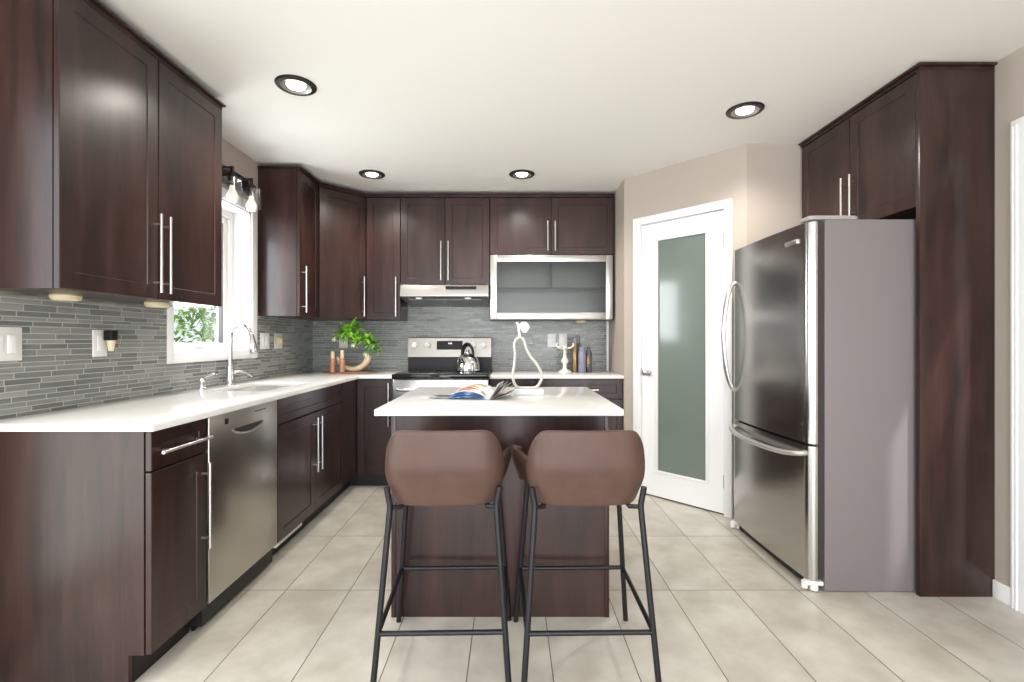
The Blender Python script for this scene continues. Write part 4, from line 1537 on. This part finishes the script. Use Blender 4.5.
# candlestick
cx, cy = 0.487, 4.31
t = Thing('candlestick', 'ivory turned candlestick with curled arms on the short back worktop', 'candlestick', (cx, cy, Wz))
b = NB(); lathe(b, cx, cy, [(0, 0), (0.058, 0), (0.058, 0.008), (0.045, 0.016), (0.026, 0.026), (0.018, 0.04), (0.017, 0.07), (0.026, 0.085), (0.034, 0.10), (0.028, 0.115), (0.017, 0.135), (0.013, 0.165), (0.012, 0.195), (0.018, 0.203), (0.05, 0.21), (0.052, 0.216), (0.0, 0.216)], 28, z0=Wz)
t.part('column', b, M['ivory'])
for s in (-1, 1):
    b = NB()
    tube(b, smooth_path([(cx + s * 0.03, cy, Wz + 0.213), (cx + s * 0.058, cy - 0.01, Wz + 0.222), (cx + s * 0.076, cy - 0.01, Wz + 0.245), (cx + s * 0.066, cy - 0.01, Wz + 0.262)], 5), [0.008] * 15 + [0.004], 10)
    t.part('arm', b, M['ivory'])
b = NB(); lathe(b, cx, cy, [(0, 0.2165), (0.020, 0.2165), (0.023, 0.235), (0.018, 0.237), (0.016, 0.222), (0, 0.222)], 20, z0=Wz)
t.part('cup', b, M['ivory'])

# bottles
def bottle(name, lab, x, y, prof, mat, cap=None, cmat=None, cat='bottle'):
    T = Thing(name, lab, cat, (x, y, Wz), group='bottles beside the candlestick')
    b = NB(); lathe(b, x, y, prof, 24, z0=Wz)
    T.part('body', b, mat)
    if cap:
        b = NB(); lathe(b, x, y, cap, 20, z0=Wz)
        T.part('cap', b, cmat)
    return T


bottle('spray_can', 'tall bronze spray can with grey cap next to the candlestick', 0.580, 4.33,
       [(0, 0), (0.027, 0), (0.029, 0.005), (0.029, 0.235), (0.022, 0.248), (0, 0.249)], M['gold'],
       [(0, 0.2495), (0.023, 0.2495), (0.024, 0.255), (0.023, 0.305), (0.016, 0.312), (0, 0.312)], M['greycap'], 'can')
bottle('spray_can', 'slim dark grey can standing behind the bronze spray can', 0.618, 4.41,
       [(0, 0), (0.022, 0), (0.024, 0.004), (0.024, 0.25), (0.018, 0.262), (0, 0.263)], M['slate'],
       [(0, 0.2635), (0.019, 0.2635), (0.019, 0.32), (0.014, 0.325), (0, 0.325)], M['greycap'], 'can')
bottle('bottle', 'lavender bottle with flat cap between bronze can and dark bottle', 0.636, 4.28,
       [(0, 0), (0.030, 0), (0.033, 0.006), (0.033, 0.165), (0.028, 0.188), (0.026, 0.196), (0, 0.197)], M['lavender'],
       [(0, 0.1975), (0.026, 0.1975), (0.027, 0.222), (0.022, 0.227), (0, 0.227)], M['lavender'])
t = bottle('bottle', 'dark bottle with yellow printing at the right end of the bottles', 0.701, 4.32,
           [(0, 0), (0.027, 0), (0.030, 0.006), (0.030, 0.17), (0.022, 0.19), (0.016, 0.198), (0, 0.199)], M['slate'],
           [(0, 0.1995), (0.016, 0.1995), (0.016, 0.222), (0.012, 0.226), (0, 0.226)], M['slate'])
b = NB()
for k, (a0, a1, z) in enumerate(((-2.3, -1.7, 0.10), (-2.35, -1.6, 0.085), (-2.3, -1.75, 0.07), (-2.25, -1.65, 0.115), (-2.2, -1.8, 0.135), (-2.3, -1.9, 0.05))):
    vs0 = []
    for q in range(7):
        a = a0 + (a1 - a0) * q / 6
        vs0.append([b.verts.new((0.701 + 0.0305 * math.cos(a), 4.32 + 0.0305 * math.sin(a), Wz + z + dz)) for dz in (0, 0.010)])
    for p, q in zip(vs0[:-1], vs0[1:]):
        b.faces.new((p[0], q[0], q[1], p[1]))
t.part('label_print', b, M['yellow'])

# wire pear sculpture on the island
px, py = 0.098, 2.575
t = Thing('pear_sculpture', 'silver wire pear outline sculpture on white marble base on the island', 'sculpture', (px, py, Wz))
b = NB(); box(b, px - 0.086, px + 0.078, py - 0.045, py + 0.045, Wz, Wz + 0.028, 0.004)
t.part('base', b, M['marble'])
b = NB()
S = 188.0
def pp(x, y):
    return (px + (x - 528.6) / S, py, Wz + 0.031 + (388.0 - y) / S)
loop = [pp(518, 387.0), pp(514.2, 382), pp(512.9, 375), pp(514.2, 366), pp(515.3, 355), pp(514.6, 345), pp(516.2, 339.5), pp(520, 337.2), pp(523.8, 339.5), pp(526, 347), pp(530.5, 356), pp(537, 364), pp(541.2, 372), pp(541.8, 378), pp(539, 384), pp(535, 387.2), pp(526, 387.6)]
lp_ = smooth_path(loop, 6, closed=True)
tube(b, lp_, 0.0075, 12, closed=True, flat=1.4)
t.part('outline', b, M['silver'])
b = NB(); tube(b, smooth_path([pp(520, 337.5), pp(519.2, 330), pp(518.2, 324.5), pp(516.2, 322.5)], 5), 0.008, 10, flat=1.2)
t.part('stalk', b, M['silver'])
b = NB()
ctr = [(519.2, 329), (519.5, 324.5), (522, 322), (526, 322), (529, 325), (529.3, 328), (526, 332.5), (523, 332), (520.5, 328)]
f0 = [b.verts.new(Vector(pp(*c)) + Vector((0, -0.006, 0))) for c in ctr]
f1_ = [b.verts.new(Vector(pp(*c)) + Vector((0, 0.006, 0))) for c in ctr]
b.faces.new(f0); b.faces.new(f1_[::-1])
for k in range(len(ctr)):
    j = (k + 1) % len(ctr)
    b.faces.new((f0[k], f1_[k], f1_[j], f0[j]))
t.part('leaf', b, M['silver'])

# magazine: open, its pages fanned up from the spine
mx, my = -0.100, 2.34
t = Thing('magazine', 'open colourful magazine with fanned pages lying on the island', 'magazine', (mx, my, Wz), math.radians(-8))


def page(L, a0, curl, y0, y1, mat, side=-1, z_=0.0015, skew=0.0):
    bm = NB()
    n_ = 14
    rows = []
    x, z, a = 0.0, z_, a0
    for i in range(n_ + 1):
        rows.append((bm.verts.new((side * x, y0 + skew * x, z)), bm.verts.new((side * x * 1.0, y1 + skew * x, z))))
        x += math.cos(a) * L / n_; z += math.sin(a) * L / n_
        z = max(z, 0.0012)
        a += curl / n_
    for p, q in zip(rows[:-1], rows[1:]):
        bm.faces.new((p[0], q[0], q[1], p[1]))
    o = t.part('page', bm, mat, local=True, angle=180)
    sol = o.modifiers.new('thickness', 'SOLIDIFY'); sol.thickness = 0.0016; sol.offset = 0
    return o


pgs = [(0.200, 0.16, -0.30, 'pg_blue', -1), (0.200, 0.34, -0.62, 'pg_blue', -1), (0.198, 0.50, -0.90, 'pg_blue', -1), (0.196, 0.66, -1.16, 'paper', -1), (0.19, 0.82, -1.40, 'pg_warm', -1),
       (0.186, 0.98, -1.62, 'pg_warm', -1), (0.060, 1.25, -0.6, 'paper', -1),
       (0.125, 0.12, 0.5, 'pg_grey', 1), (0.115, 0.32, 0.45, 'pg_warm', 1), (0.105, 0.52, 0.35, 'pg_grey', 1), (0.095, 0.75, 0.2, 'pg_grey', 1), (0.085, 1.0, 0.1, 'paper', 1)]
for k, (L, a0, cu, mt, sd_) in enumerate(pgs):
    page(L, a0, cu, -0.02 + 0.012 * (k % 3), 0.19, M[mt], sd_, 0.0015)
page(0.30, 0.02, -0.02, -0.015, 0.12, M['pg_grey'], -1, 0.0012)
b = NB(); box(b, -0.004, 0.004, -0.02, 0.19, 0.0, 0.007)
t.part('spine', b, M['paper'], local=True)

# =================================================================== OUTSIDE THE WINDOW
b = NB(); box(b, -30, XL - 0.4, -8, 30, -0.5, -0.3)
o = single('lawn', b, M['lawn'], None, None, kind='structure')
rnd = random.Random(11)
for (x, y, z, rr, hh, lab) in ((-5.2, 7.25, 1.55, 0.85, 1.3, 'leafy green garden tree seen through the kitchen window'),):
    t = Thing('garden_tree', lab, 'tree', (x, y, -0.3))
    b = NB(); tube(b, [(x, y, -0.3), (x + 0.03, y, 0.6), (x - 0.02, y, 1.4)], [0.07, 0.055, 0.03], 10)
    t.part('trunk', b, M['bark'])
    b = NB()
    for k in range(1500):
        d = Vector((rnd.gauss(0, 1), rnd.gauss(0, 1), rnd.gauss(0, 1))).normalized() * rr * rnd.uniform(0.45, 1.0) ** 0.5
        p = Vector((x, y, z)) + Vector((d.x, d.y * 0.62, d.z * 1.25))
        q = Vector((rnd.uniform(-1, 1), rnd.uniform(-1, 1), rnd.uniform(-0.8, 0.6)))
        blade(b, p, q, 0.13, 0.065, 0.2, 3)
    t.part('foliage', b, M['foliage'], angle=180)
